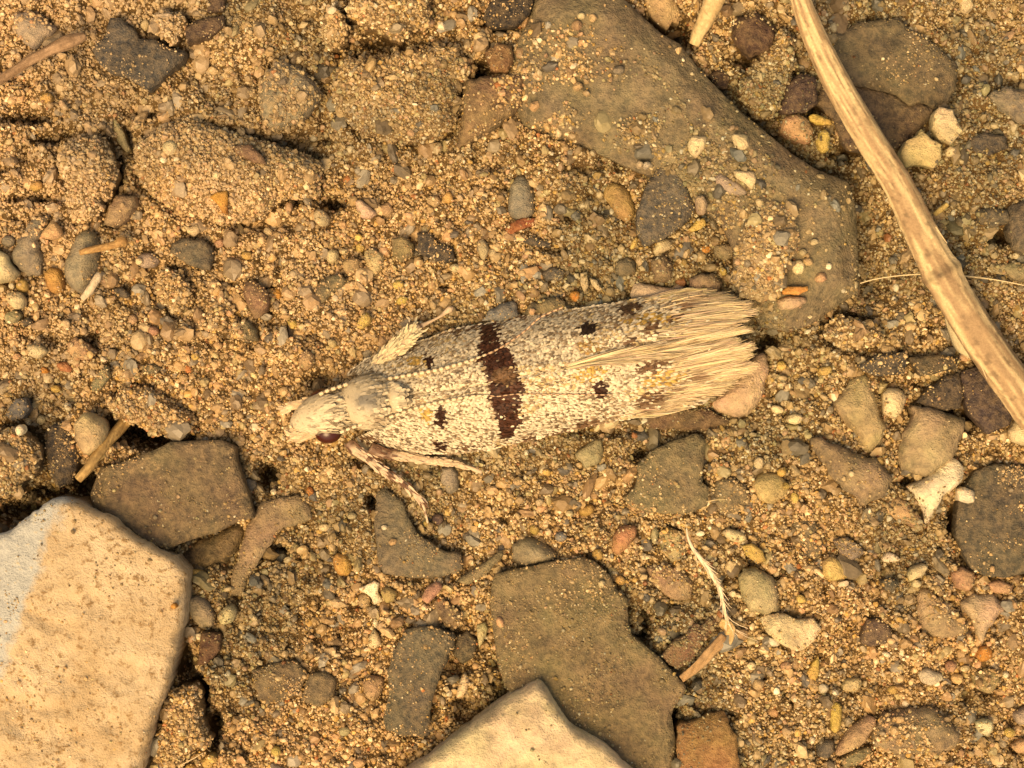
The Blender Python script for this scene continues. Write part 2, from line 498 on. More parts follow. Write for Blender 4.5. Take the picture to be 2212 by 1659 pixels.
sl('wide olive-grey slate under the straw stem', (.155, .125, .075),
   [1806,70, 1859,48, 1934,38, 1971,58, 2029,100, 2071,140, 2064,195, 2049,220, 2019,232, 1990,222, 1965,228, 1940,205, 1900,192, 1850,185, 1790,170, 1795,120], lift=.20, grit=.10, dust=.22)
sl('dark brown slate lying lower, against the wide olive-grey slate', (.13, .088, .055),
   [1759,212, 1780,175, 1850,186, 1900,193, 1940,206, 1965,229, 1990,223, 2018,233, 2014,255, 1996,270, 1971,292, 1941,322, 1900,330, 1830,325, 1800,260], lift=.05, grit=.04, dust=.12)
sl('long grey slate with straight sides, standing on end beside the olive-brown plate', (.155, .135, .09),
   [875,1362, 908,1354, 943,1357, 983,1374, 978,1404, 963,1434, 948,1464, 943,1499, 928,1539, 928,1569, 918,1594, 878,1592, 833,1579, 828,1562, 836,1532, 841,1489, 838,1457, 848,1414, 863,1389], lift=.24, bev=.05, dust=.14, grit=.09)
sl('L-shaped grey slate below the moth\'s foreleg with a peach crumb on it', (.205, .175, .115),
   [813,1068, 828,1055, 840,1060, 868,1080, 880,1118, 903,1155, 953,1188, 995,1198, 1000,1230, 965,1245, 903,1252, 828,1240, 818,1218, 813,1185, 808,1130, 810,1092], lift=.17, dust=.2, grit=.13)
sl('olive slate with a rounded corner, close under the moth\'s wing edge', (.22, .185, .10),
   [1406,977, 1456,952, 1506,937, 1526,950, 1523,992, 1518,1042, 1531,1055, 1528,1092, 1481,1112, 1443,1110, 1388,1107, 1363,1095, 1346,1077, 1371,1055, 1378,1030, 1376,1005], lift=.22, dust=.24, grit=.12)
sl('blackish slate with a nose and white grit on it', (.085, .08, .072),
   [237,37, 260,40, 288,62, 300,82, 338,85, 362,100, 398,110, 395,125, 375,150, 350,175, 322,198, 300,185, 270,165, 240,158, 207,132, 200,108, 207,88, 225,78, 230,58], lift=.3, dust=.06, grit=.07)
sl('dark blue-grey slate wedge tapering downwards, beside a rusty ochre stone', (.115, .108, .09),
   [1389,430, 1395,400, 1415,370, 1425,356, 1450,362, 1470,375, 1481,405, 1498,435, 1501,457, 1481,485, 1456,502, 1428,520, 1393,532, 1376,502, 1376,462], lift=.2, dust=.08, grit=.08)
sl('speckled dark slate carrying a small white block', (.115, .098, .065),
   [2070,1090, 2085,1050, 2110,1015, 2160,1000, 2240,1010, 2240,1230, 2180,1250, 2130,1245, 2100,1230, 2080,1190, 2065,1155], lift=.26, dust=.1, grit=.16)
sl('orange-brown slab with a squared end', (.36, .185, .07),
   [1463,1571, 1471,1564, 1496,1561, 1531,1544, 1566,1539, 1576,1566, 1591,1589, 1596,1619, 1604,1700, 1462,1700, 1461,1600], lift=.26, dust=.2, grit=.06)
rk('sand-caked grey stone standing at the tip of the moth\'s wings', 'grey',
   [1640,445, 1670,425, 1700,430, 1728,445, 1733,480, 1730,520, 1715,560, 1705,600, 1685,640, 1650,650, 1610,640, 1585,600, 1588,540, 1600,500, 1620,470], lift=.34, grit=1.0, dust=.5)
rk('brown stone with a sandy cap and a sharp lower point', 'brown',
   [1003,170, 1050,162, 1106,153, 1136,155, 1133,190, 1130,222, 1108,238, 1080,270, 1040,290, 1010,305, 985,320, 983,308, 995,260, 1000,210], lift=.32, grit=.6, dust=.35)
rk('dark grey stone crusted with mixed sand above the middle clod', 'grey',
   [590,135, 605,122, 653,142, 673,165, 693,188, 688,212, 663,238, 648,262, 615,275, 583,280, 560,250, 553,212, 553,175, 568,150], lift=.34, grit=.7, dust=.35)

# --- lumps of caked soil
cl('big rounded soil clod beside the brown sandy-capped stone', [733,118, 803,115, 853,102, 903,95, 953,82, 990,95, 1010,120, 1028,150, 990,190, 988,238, 978,270, 940,295, 865,305, 778,288, 715,225, 713,162], lift=.42)
cl('ochre soil clod with a scalloped lower edge', [745,-20, 750,30, 793,52, 828,72, 853,85, 880,85, 898,62, 923,45, 933,20, 930,-20], lift=.45)
cl('small olive soil clod between two larger clods', [700,25, 720,10, 735,30, 752,50, 750,85, 735,105, 712,98, 695,80, 690,55], lift=.3)
cl('upright soil clod with a pale top beside a deep dark crack', [120,300, 190,287, 240,315, 245,360, 243,410, 215,450, 190,476, 150,470, 135,420, 118,350], lift=.42)
cl('broad low soil clod with scattered pale grit', [285,300, 350,265, 400,240, 430,255, 480,275, 540,290, 600,310, 660,330, 695,350, 690,385, 680,420, 600,430, 560,470, 480,480, 420,460, 360,450, 300,400, 280,350], lift=.33)
cl('tan soil lump tucked against the blackish slate', [332,20, 400,25, 398,60, 372,98, 345,78, 320,55], lift=.32)
cl('crumbly round soil clod beside the dark oval chip', [345,575, 390,580, 415,620, 418,645, 400,675, 370,680, 340,655, 328,620], lift=.24)
cl('tan soil clod above the largest pale stone', [-20,922, 38,935, 68,960, 85,992, 63,1030, 38,1060, -20,1085], lift=.5)
cl('tall tan soil clod leaning against the straw stem', [1600,170, 1650,110, 1690,60, 1722,75, 1722,150, 1690,240, 1640,262, 1600,215], lift=.3)
cl('orange soil clod in the gap beside the largest pale stone', [355,1495, 390,1484, 420,1487, 430,1532, 450,1595, 445,1615, 395,1645, 350,1680, 320,1680, 330,1590], lift=.42)
cl('flat sandy ledge overhanging a black hollow', [203,876, 230,850, 290,830, 350,850, 400,890, 430,925, 410,950, 365,950, 320,935, 285,920, 245,900], lift=.22)
cl('tan soil lump under the tip of the olive slab', [1776,715, 1814,680, 1859,688, 1899,710, 1909,730, 1896,745, 1859,752, 1809,748], lift=.22)

# --- medium stones
rk('lilac-grey stone beside the brown twig', 'lilac', [27,25, 62,20, 95,38, 120,55, 105,75, 75,105, 45,88, 27,62], lift=.3, grit=.3)
sl('dark brown chip with a sandy top, next to the blackish slate', 'dbrown', [398,58, 425,40, 483,32, 485,58, 450,80, 402,92], lift=.26, grit=.15, dust=.15)
sl('black-brown sliver above the dark brown sandy chip', 'dbrown', [453,-15, 485,-15, 482,22, 445,26], lift=.2, grit=.25)
fl('greenish curved flake standing in the crack by the upright clod', 'green', [240,255, 250,258, 268,290, 280,322, 273,331, 255,310, 243,285], lift=.2)
sl('thin dark splinter lying on the broad low clod', 'brown', [500,315, 540,312, 565,335, 575,355, 545,350, 515,335], lift=.08, grit=.4)
rk('rounded rust-brown stone in the dark hollow', (.22, .12, .055), [1045,110, 1075,88, 1105,95, 1112,130, 1095,155, 1060,150], lift=.25, grit=.15)
sl('black stone against the straight end of the olive slab', 'black', [1100,-20, 1158,-20, 1146,30, 1110,58, 1062,58, 1040,35, 1060,5], lift=.22, grit=.1, dust=.06)
rk('dark brown stone in shade by the pale straw stub', 'dbrown', [1585,40, 1640,22, 1680,55, 1665,108, 1625,118, 1590,90], lift=.3, grit=.3, dust=.15)
sl('small maroon chip wedged along the olive slab\'s rim', 'dbrown', [1528,160, 1555,146, 1577,165, 1572,192, 1550,190], lift=.2, grit=.05, dust=.1)
rk('dark purple stone in the hollow left of the straw stem', 'purple', [1688,235, 1700,180, 1730,150, 1765,165, 1770,220, 1745,240, 1700,246], lift=.2, grit=.1, dust=.1)
fl('ragged tan flake overhanging a dark gap by the straw stub', 'tan', [1390,-20, 1452,-20, 1470,25, 1466,52, 1452,45, 1440,66, 1425,55, 1400,30], lift=.3)
pb('cream teardrop pebble pointing down, lying on the olive slab', 'cream', [1485,312, 1496,292, 1528,292, 1528,315, 1506,342, 1491,330], lift=.13)
pb('cream four-cornered pebble lying on the olive slab', 'cream', [1581,287, 1616,287, 1621,315, 1601,326, 1586,312], lift=.12)
pb('cream comma-shaped pebble lying on the olive slab', 'cream', [1586,367, 1631,370, 1636,390, 1626,412, 1613,396, 1588,382], lift=.13)
pb('lilac-grey pebble tucked under the comma-shaped pebble', 'lilac', [1541,375, 1560,370, 1590,392, 1620,412, 1610,425, 1570,418, 1545,398], lift=.09)
fl('cream bean-shaped flake leaning on the wide olive-grey slate', 'cream', [2031,232, 2059,235, 2069,262, 2081,282, 2056,310, 2031,300, 2016,275, 2019,245], lift=.24)
fl('yellowish three-pointed flake between straw stem and bean-shaped flake', (.50, .40, .20), [1991,277, 2009,297, 2034,312, 2034,345, 2019,362, 1984,355, 1956,360, 1946,330, 1961,302, 1984,290], lift=.24)
rk('smooth grey stone right of the bean-shaped flake', 'grey', [2142,200, 2180,185, 2240,195, 2240,268, 2200,262, 2165,235], lift=.26, grit=.08)
pb('pinkish brown rounded stone beside an ochre stick-like grain', 'pink', [1690,255, 1715,240, 1745,250, 1762,285, 1750,310, 1715,305, 1685,285], lift=.2, grit=.2)
pb('ochre stick-like grain left of the straw stem', 'ochre', [1749,248, 1765,245, 1800,258, 1798,270, 1770,268, 1750,260], lift=.14)
sl('blackish shard made for the shadow right of the yellowish flake', 'dslate', [2095,300, 2130,285, 2175,295, 2180,320, 2140,335, 2105,325], lift=.1, grit=.3)  # a shadow area beside the flake, built as a dark shard
rk('knobbly tan-brown stone filling the crack by the upright clod', (.36, .25, .15), [222,485, 230,450, 250,420, 290,420, 293,440, 275,465, 262,480, 245,490], lift=.3, grit=.2)
pb('long smooth grey oval pebble under a small brown stick', (.23, .20, .14), [160,510, 180,492, 198,498, 208,520, 210,555, 205,585, 190,615, 172,635, 148,620, 132,590, 135,560, 150,528], lift=.24, dust=.16, grit=.05)
pb('peach triangular pebble beside a grey oval pebble', 'peach', [85,505, 110,475, 125,488, 133,508, 112,518, 88,513], lift=.2)
pb('big cream pebble next to two small round ones', 'cream', [-20,535, 10,548, 18,570, 34,588, 25,605, -20,612], lift=.3)
pb('glossy cream pebble with a squared side, left group', 'cream', [10,633, 38,628, 51,645, 48,663, 30,668, 13,653], lift=.24)
rk('mottled grey gritty stone above the glossy cream pebble', 'grey', [20,560, 30,530, 50,500, 70,470, 100,465, 95,490, 80,515, 85,560, 80,592, 55,594, 35,580], lift=.22, grit=.4)
pb('amber stone against the long grey oval pebble', 'amber', [92,590, 105,575, 128,580, 138,610, 135,630, 110,635, 98,620], lift=.18, grit=.15)
sl('dark oval chip with a hooked left end', (.14, .12, .085), [370,525, 395,515, 438,518, 458,533, 460,558, 453,585, 435,582, 410,575, 390,560, 368,547], lift=.2, grit=.09)
fl('star-shaped cream flake near the dark oval chip', 'cream', [397,487, 410,492, 425,484, 431,500, 418,512, 405,503], lift=.1)
fl('bright orange jagged flake on the broad low clod', (.62, .32, .07), [452,425, 470,413, 490,412, 492,430, 488,460, 478,458, 470,442], lift=.1)
pb('tan-grey oval stone beside the dark oval chip', 'lilac', [286,562, 300,548, 325,546, 345,560, 335,576, 305,580], lift=.14, grit=.2)
rk('brown stone at the end of the crumbly clod', (.24, .15, .085), [525,610, 545,605, 570,625, 582,650, 575,672, 550,687, 530,665, 523,640], lift=.22, grit=.15)
sl('tiny black chip with a white grain on it', 'dslate', [240,625, 262,619, 280,636, 275,645, 250,641], lift=.1)
rk('pinkish gritty stone below the pale worm-like root', 'pink', [145,740, 160,728, 185,740, 205,760, 195,778, 160,775, 142,760], lift=.2, grit=.3)
pb('pale greenish cream pebble near the pinkish gritty stone', (.52, .45, .26), [52,745, 70,741, 92,748, 101,760, 80,776, 60,769], lift=.16)
sl('flat olive chip half sunk in sand left of the moth\'s head', 'olive', [305,790, 330,785, 348,795, 335,810, 312,808], lift=.1, grit=.2)
rk('olive-grey stone sunk in sand beside the brown stone', 'olive', [500,700, 530,690, 553,710, 555,735, 530,742, 505,725], lift=.13, grit=.4)
pb('reddish sliver below the greenish cream pebble', 'red', [120,785, 140,780, 155,795, 150,805, 125,800], lift=.1)
sl('greenish stone with a white grain, at the sandy ledge', 'green', [195,830, 215,800, 230,790, 236,812, 215,842, 198,846], lift=.14, grit=.35)
pb('pale green-grey flat pebble below the glossy cream pebble', 'green', [5,680, 30,668, 46,680, 35,696, 10,700], lift=.13, grit=.1)
sl('black chunk under the pale green-grey pebble', 'dslate', [40,694, 60,684, 72,698, 50,706], lift=.14)
pb('cream rounded pebble below the orange flake', 'cream', [675,460, 685,450, 700,455, 712,470, 708,485, 693,490, 677,478], lift=.17)
pb('pinkish white wedge pebble beside a dark gap', (.62, .45, .30), [766,433, 778,430, 793,443, 815,460, 798,472, 780,470, 770,452], lift=.17)
pb('tan pebble touching the pinkish white wedge', 'tan', [818,445, 840,435, 852,455, 845,470, 825,465], lift=.1, grit=.2)
sl('black shiny chip with a hooked top, above the moth\'s wing', (.05, .043, .036), [900,500, 928,502, 943,522, 978,537, 983,562, 953,570, 923,557, 895,542, 903,525], lift=.16, dust=.04, grit=.05)
rk('olive-tan stone touching the black shiny chip', (.30, .235, .12), [845,515, 870,510, 895,525, 890,555, 865,565, 845,550], lift=.16, grit=.15)
pb('tan pebble in the pebble cluster above the moth\'s head', 'tan', [738,565, 760,555, 778,560, 778,580, 758,596, 742,585], lift=.16)
pb('greenish cream pebble at the heart of the pebble cluster', (.50, .41, .22), [785,545, 800,535, 830,550, 825,580, 805,598, 790,580], lift=.15, grit=.15)
rk('grey-olive chip with a dark left side', (.22, .185, .11), [678,627, 693,600, 733,590, 748,605, 738,620, 715,635, 693,655, 678,650], lift=.16, grit=.15)
pb('bright yellow kidney-shaped pebble above the moth\'s raised leg', 'yellow', [773,692, 781,678, 793,674, 803,688, 798,700, 780,712, 769,707], lift=.17)
fl('orange flake half buried near the moth\'s head', (.58, .29, .07), [588,632, 600,622, 612,640, 600,648], lift=.08)
pb('rounded pinkish tan pebble just above the moth\'s head', (.44, .28, .15), [642,778, 650,760, 665,756, 678,768, 676,790, 660,801, 647,794], lift=.2, grit=.1)
rk('blue-grey stone at the upper edge of the wing\'s dark band', 'blue', [1038,694, 1058,666, 1085,654, 1114,655, 1120,682, 1090,697], lift=.15, grit=.12)
rk('olive stone touching the moth\'s wing past the dark band', 'olive', [1125,682, 1150,655, 1190,640, 1222,650, 1226,667, 1180,682], lift=.15, grit=.3)
pb('rounded slate-blue pebble above a rust-coloured flake', (.19, .18, .14), [1097,440, 1100,405, 1115,378, 1135,375, 1150,395, 1157,425, 1155,460, 1140,472, 1115,475, 1100,462], lift=.16, dust=.1, grit=.06)
fl('rust-red flake below the slate-blue pebble', 'rust', [1090,494, 1106,480, 1130,470, 1155,470, 1153,487, 1122,497, 1100,510], lift=.12, grit=.05, dust=.1)
pb('rusty ochre stone touching the dark blue-grey wedge', (.34, .22, .09), [1301,422, 1305,400, 1330,390, 1360,405, 1373,440, 1373,465, 1358,480, 1331,465, 1321,445], lift=.14, grit=.08)
pb('pale pink pebble beside the dark blue-grey wedge', (.56, .42, .27), [1503,425, 1520,420, 1530,440, 1525,462, 1508,460], lift=.12)
fl('yellow leaf-shaped flake beside the dark blue-grey wedge', 'yellow', [1488,495, 1505,475, 1523,470, 1526,485, 1515,495, 1495,501], lift=.1)
pb('cream shell-shaped pebble under the dark blue-grey wedge', 'cream', [1411,540, 1420,520, 1440,512, 1455,520, 1452,535, 1435,545, 1415,550], lift=.14)
pb('olive-grey pebble against the sand-caked grey stone', 'olive', [1543,530, 1565,522, 1590,530, 1590,555, 1565,562, 1545,550], lift=.14)
rk('brown-grey stone near the fringe of the upper wing', (.25, .18, .115), [1490,600, 1515,590, 1545,592, 1563,610, 1555,630, 1510,632, 1490,620], lift=.14, grit=.12)
rk('brown stone between cream shell pebble and wing', (.24, .175, .10), [1406,560, 1440,550, 1456,575, 1450,605, 1415,610], lift=.13, grit=.2)
pb('translucent pinkish quartz lump at the upper wing edge', (.60, .46, .32), [1360,634, 1375,610, 1400,615, 1450,622, 1470,605, 1482,625, 1481,645, 1420,655, 1370,653], lift=.16, grit=.04)
fl('cream splinter above the wing, right of a twin', 'cream', [1274,600, 1290,605, 1301,625, 1293,629, 1278,615], lift=.12)
fl('cream splinter above the wing, left of a twin', 'cream', [1254,590, 1268,588, 1271,620, 1262,632, 1254,610], lift=.12)
rk('dark olive stone below the cream shell pebble', (.13, .115, .075), [1330,570, 1355,555, 1374,565, 1374,590, 1345,600, 1330,590], lift=.11, grit=.25)
rk('dark grey stone left of the cream splinters', 'slate', [1170,590, 1195,575, 1220,585, 1215,605, 1180,606], lift=.11, grit=.25)
sl('long black sliver under the slate-blue pebble', 'dslate', [1118,520, 1150,510, 1190,522, 1188,534, 1150,530], lift=.07, grit=.2)
fl('bright orange bar lying on the olive slab', (.60, .26, .08), [1689,628, 1701,620, 1746,618, 1746,628, 1726,637, 1691,636], lift=.11)
pb('pinkish tan pebble under the orange bar', (.50, .34, .22), [1679,648, 1704,639, 1741,642, 1746,652, 1721,667, 1686,670], lift=.13)
sl('black flat stone below the tan lump, left of an olive one', 'dslate', [1855,790, 1900,765, 1958,760, 1962,785, 1955,808, 1900,812, 1870,802], lift=.2, grit=.25, dust=.1)
sl('dark olive flat stone beside the flat black one', (.10, .082, .048), [1964,772, 2030,765, 2082,775, 2065,797, 1990,812], lift=.22, grit=.15, dust=.1)
sl('charcoal stone in the shade beside the cream pebble', (.07, .055, .042), [1980,870, 2000,845, 2040,815, 2072,805, 2084,850, 2075,882, 2040,888, 2010,880], lift=.2, grit=.06, dust=.06)
sl('dark purple wedge under the thick end of the straw stem', 'purple', [2078,802, 2120,790, 2165,830, 2195,880, 2185,915, 2134,940, 2110,905, 2088,880], lift=.24, grit=.06, dust=.08)
rk('dark grey stone right of the stem, upper of two', (.11, .098, .072), [2110,455, 2140,445, 2180,450, 2190,480, 2150,492, 2120,482], lift=.16, grit=.25)
rk('dark grey stone right of the stem, taller of two', (.12, .102, .075), [2185,445, 2215,430, 2240,438, 2240,562, 2195,540, 2180,500], lift=.24, grit=.2)
rk('pale olive stone crossed by the fine hair', 'green', [2130,575, 2170,565, 2240,570, 2240,612, 2180,600], lift=.14, grit=.3)
sl('blue-grey stone near the sandy ledge', (.20, .205, .21), [10,895, 32,862, 55,860, 63,885, 50,903, 22,910], lift=.26, grit=.06, dust=.12)
sl('black stone behind the round buff pebble', (.06, .05, .042), [108,920, 140,910, 155,950, 170,985, 165,1010, 155,1042, 125,1055, 105,1020, 95,970], lift=.14, grit=.22, dust=.06)
pb('round buff pebble beside a broken brown stick', (.46, .345, .20), [153,915, 180,890, 200,895, 220,910, 228,930, 218,955, 200,978, 185,985, 168,973, 155,948], lift=.36, grit=.02)
rk('dark brown stone under the wavy edge of the brown slate', (.15, .105, .06), [380,1208, 430,1170, 480,1145, 520,1132, 527,1150, 512,1190, 490,1217, 430,1228, 395,1222], lift=.1, grit=.25)
sl('long crooked tan-grey stone right of the brown slate', (.36, .26, .155), [560,1085, 578,1078, 640,1070, 668,1092, 673,1125, 640,1135, 608,1140, 590,1168, 578,1192, 553,1230, 535,1250, 520,1290, 495,1285, 500,1245, 515,1200, 530,1150, 545,1115], lift=.2, grit=.35, bev=.06)
pb('amber pebble beside the L-shaped grey slate', 'amber', [716,1205, 728,1195, 750,1200, 760,1218, 756,1245, 735,1249, 720,1230], lift=.17)
fl('olive blade-like flake at the right end of the L-shaped slate', 'olive', [985,1256, 1040,1220, 1083,1191, 1086,1201, 1053,1240, 1010,1263], lift=.16)
pb('grey gritty pebble below the moth\'s hind leg', 'grey', [950,1012, 975,1005, 990,1020, 992,1060, 970,1070, 952,1045], lift=.13, grit=.3)
pb('dark purple pebble at the moth\'s front foot', 'purple', [930,1122, 940,1110, 955,1112, 958,1128, 945,1136], lift=.11, grit=.1)
pb('smooth brick-red oval pebble beside a pale green stone', (.42, .20, .105), [1321,1192, 1326,1155, 1346,1135, 1376,1137, 1376,1155, 1356,1185, 1338,1203], lift=.2, dust=.1)
rk('green-grey gritty stone under the moth\'s wing edge', 'green', [1240,982, 1270,957, 1300,946, 1306,970, 1300,1000, 1265,1012], lift=.11, grit=.35)
sl('brown slab in the shade under the lower wing\'s fringe', (.19, .12, .062), [1380,893, 1450,880, 1530,885, 1580,910, 1570,926, 1480,932, 1400,926], lift=.06, grit=.25)  # the shadow strip below the wing, built as a dark brown slab
pb('pale pink quartz stone behind the lower wing\'s fringe', (.56, .40, .25), [1536,870, 1568,845, 1600,810, 1630,770, 1655,760, 1667,800, 1650,860, 1628,897, 1593,908, 1556,895], lift=.2, grit=.12)
pb('grey rounded stone at the top corner of the olive-brown plate', (.22, .185, .125), [1106,1180, 1131,1162, 1161,1165, 1188,1185, 1216,1205, 1181,1220, 1131,1227, 1106,1210], lift=.22, grit=.06)
fl('bright ochre flake below an elongated pale pebble', 'ochre', [1603,1180, 1625,1175, 1648,1190, 1656,1212, 1635,1218, 1612,1200], lift=.14)
rk('grey-brown stone right of the olive rounded-corner slate', (.22, .17, .105), [1548,1040, 1580,1030, 1615,1050, 1625,1080, 1600,1110, 1560,1113, 1545,1085], lift=.12, grit=.25)
pb('round yellowish flat pebble right of the grey-brown stone', (.47, .36, .17), [1626,1047, 1640,1025, 1660,1018, 1690,1025, 1709,1050, 1700,1076, 1670,1091, 1640,1081], lift=.16, grit=.05)
rk('pale green stone beside the brick-red pebble', (.40, .35, .19), [1420,1150, 1440,1138, 1475,1150, 1486,1190, 1480,1211, 1450,1216, 1430,1190], lift=.13, grit=.3)
rk('pinkish translucent stone right of the olive-brown plate', (.46, .32, .19), [1395,1227, 1430,1218, 1480,1235, 1499,1262, 1496,1296, 1470,1302, 1440,1287, 1405,1262], lift=.16, grit=.3)
rk('tall tan stone with a slanted foot, left of the cream pebble', (.42, .32, .18), [1801,877, 1829,845, 1850,815, 1874,808, 1894,845, 1904,892, 1917,917, 1909,960, 1884,978, 1866,967, 1854,937, 1819,905], lift=.26, grit=.1)
pb('cream egg-shaped pebble between two tan stones', 'cream', [1909,850, 1924,837, 1954,842, 1964,862, 1951,892, 1936,907, 1911,895, 1909,872], lift=.26)
rk('large grey-tan angular stone above the white forked stone', (.39, .30, .18), [1976,880, 2009,877, 2034,890, 2096,907, 2081,950, 2069,990, 2054,1000, 2031,1020, 2009,1032, 1994,1032, 1949,1015, 1946,980, 1954,940, 1974,912], lift=.4, grit=.04, dust=.2)
pb('white forked stone against the speckled dark slate', 'white', [1966,1052, 2004,1035, 2034,1010, 2059,990, 2074,992, 2091,1015, 2081,1040, 2059,1062, 2039,1077, 2029,1100, 2014,1127, 2004,1138, 2001,1105, 1984,1080, 1966,1062], lift=.3, dust=.1, grit=.02)
rk('long grey-brown mottled stone running diagonally', (.27, .20, .125), [1756,950, 1779,947, 1799,960, 1834,975, 1871,990, 1896,990, 1909,1012, 1934,1030, 1929,1055, 1909,1075, 1869,1095, 1839,1065, 1809,1040, 1776,1000, 1759,970], lift=.26, grit=.2)
rk('pink-tan stone at the tail of the diagonal mottled stone', 'pink', [1900,1092, 1925,1075, 1945,1070, 1965,1090, 1985,1110, 2000,1135, 1985,1143, 1950,1130, 1915,1110], lift=.16, grit=.3)
pb('small white block lying on the speckled dark slate', 'white', [2070,1058, 2085,1052, 2108,1062, 2108,1085, 2090,1088, 2071,1082], lift=.14, dust=.1)
pb('cream stone beyond the dark purple wedge', 'cream', [2181,935, 2199,907, 2220,895, 2240,900, 2240,968, 2190,956], lift=.3)
pb('round ochre pebble below the small grey-purple chip', (.52, .37, .15), [1780,1215, 1795,1203, 1810,1208, 1835,1230, 1841,1250, 1800,1259, 1780,1246], lift=.18)
sl('small grey-purple chip above the round ochre pebble', 'lilac', [1800,1167, 1830,1160, 1860,1180, 1869,1195, 1840,1212, 1815,1195], lift=.13, grit=.2)
pb('white crumb right of the grey-purple chip', 'white', [1904,1205, 1920,1192, 1940,1200, 1947,1212, 1910,1216], lift=.13)
pb('cream angular pebble below the white crumb', 'cream', [1961,1240, 1975,1225, 2000,1218, 2008,1226, 1995,1246, 1968,1259], lift=.14)
pb('pink stone at the foot of the speckled dark slate', 'pink', [2055,1240, 2080,1225, 2110,1238, 2110,1265, 2095,1281, 2065,1271], lift=.16, grit=.1)
rk('dark olive gritty stone left of the grey-purple chip', (.16, .135, .085), [1714,1130, 1740,1115, 1780,1140, 1786,1180, 1770,1216, 1745,1211, 1730,1170], lift=.13, grit=.4)
pb('grey oval shell-like pebble touching the largest pale stone', (.30, .245, .17), [397,1294, 425,1289, 450,1304, 464,1332, 458,1357, 430,1360, 413,1339, 400,1315], lift=.2, grit=.02)
pb('greenish cream cube-like pebble beside the grey oval', (.45, .40, .22), [466,1330, 485,1312, 500,1308, 509,1325, 500,1346, 475,1353], lift=.2)
sl('dark red-brown chip standing in the hollow', (.10, .04, .02), [435,1365, 475,1370, 475,1405, 445,1435, 425,1440, 428,1400], lift=.16, grit=.04, dust=.06)
fl('white forked flake beside an ochre pebble', 'white', [765,1272, 790,1265, 808,1256, 818,1262, 816,1281, 826,1298, 808,1307, 800,1290, 788,1281], lift=.15, dust=.05)
pb('ochre pebble touching the white forked flake', (.46, .34, .14), [820,1278, 838,1270, 859,1280, 850,1300, 832,1304], lift=.14)
pb('brick-pink oblong pebble above the long grey slate', (.46, .27, .17), [923,1267, 945,1257, 956,1269, 948,1282, 923,1307, 908,1294], lift=.18, dust=.1)
pb('cream drop-shaped pebble left of the long grey slate', 'cream', [806,1359, 818,1374, 824,1394, 806,1405, 794,1396, 797,1376], lift=.16)
rk('dark olive stone touching the top of the long grey slate', (.105, .09, .06), [985,1375, 1010,1365, 1029,1385, 1026,1420, 1000,1436, 978,1420], lift=.13, grit=.2)
rk('brown curved stone above the long grey slate', (.25, .18, .105), [938,1300, 955,1292, 975,1310, 1000,1330, 999,1350, 975,1363, 955,1345, 940,1320], lift=.18, grit=.3)
fl('yellow-green thin flake left of the olive-brown plate', 'green', [1030,1350, 1048,1345, 1054,1360, 1046,1385, 1035,1401, 1030,1375], lift=.14)
pb('cream stick-shaped pebble in the dark pocket by the long grey slate', 'cream', [998,1460, 1005,1455, 1014,1470, 1010,1490, 1000,1505, 985,1509, 988,1488], lift=.16)
sl('flat olive-brown chip left of a twin, near the orange clod', (.20, .15, .085), [545,1450, 600,1432, 640,1430, 662,1455, 645,1500, 600,1520, 555,1515], lift=.1, grit=.25)
sl('flat olive-brown chip right of a twin, near the long grey slate', (.21, .16, .09), [648,1515, 668,1458, 700,1452, 725,1470, 722,1505, 690,1528], lift=.1, grit=.35)
pb('pinkish brown three-cornered stone left of the long grey slate', (.36, .22, .13), [783,1470, 800,1462, 830,1465, 825,1500, 805,1520, 785,1505], lift=.13, grit=.1)
rk('round pale-green stone above the big cream flake', (.43, .37, .21), [1598,1250, 1610,1230, 1640,1228, 1672,1250, 1686,1280, 1686,1320, 1660,1334, 1625,1325, 1605,1295], lift=.26, grit=.02, dust=.12)
fl('big cream flake with a scalloped right end', (.66, .54, .32), [1643,1337, 1659,1330, 1696,1327, 1724,1341, 1759,1336, 1775,1359, 1759,1386, 1734,1404, 1714,1407, 1684,1390, 1655,1363], lift=.2, dust=.1)
fl('ochre leaf-shaped flake below the big cream flake', 'ochre', [1744,1454, 1759,1429, 1769,1416, 1772,1449, 1764,1473, 1749,1470], lift=.12)
sl('dark purple-brown chip right of the big cream flake', (.13, .082, .055), [1862,1376, 1874,1340, 1894,1337, 1921,1350, 1930,1370, 1915,1391, 1880,1398, 1860,1390], lift=.13, grit=.06, dust=.1)
rk('tan stone capped with pale grit beside the pinkish-white stone', (.40, .29, .175), [1986,1274, 2016,1269, 2034,1294, 2059,1304, 2089,1344, 2096,1361, 2071,1380, 2021,1382, 1991,1364, 1984,1319], lift=.2, grit=.5)
rk('pinkish-white stone tapering to a point', (.52, .39, .25), [2079,1304, 2109,1284, 2149,1286, 2175,1319, 2154,1344, 2134,1369, 2126,1392, 2114,1374, 2104,1339, 2084,1321], lift=.2, grit=.12)
pb('brownish pink pebble above the pinkish-white stone', 'pink', [2130,1262, 2160,1254, 2191,1265, 2186,1286, 2150,1283], lift=.15)
pb('white lemon-shaped pebble beside two pinkish grains', 'white', [1986,1456, 2004,1444, 2039,1459, 2040,1469, 2016,1485, 1994,1477], lift=.18, dust=.08)
pb('tan-green flat pebble left of a small yellow one', (.44, .35, .19), [1816,1481, 1830,1466, 1860,1465, 1867,1480, 1850,1498, 1822,1493], lift=.12)
pb('yellow-rimmed seed-shaped stone above the pink-brown wedge', (.50, .36, .10), [1794,1555, 1797,1530, 1806,1517, 1818,1522, 1821,1545, 1818,1575, 1806,1587, 1796,1578], lift=.14, grit=.12)
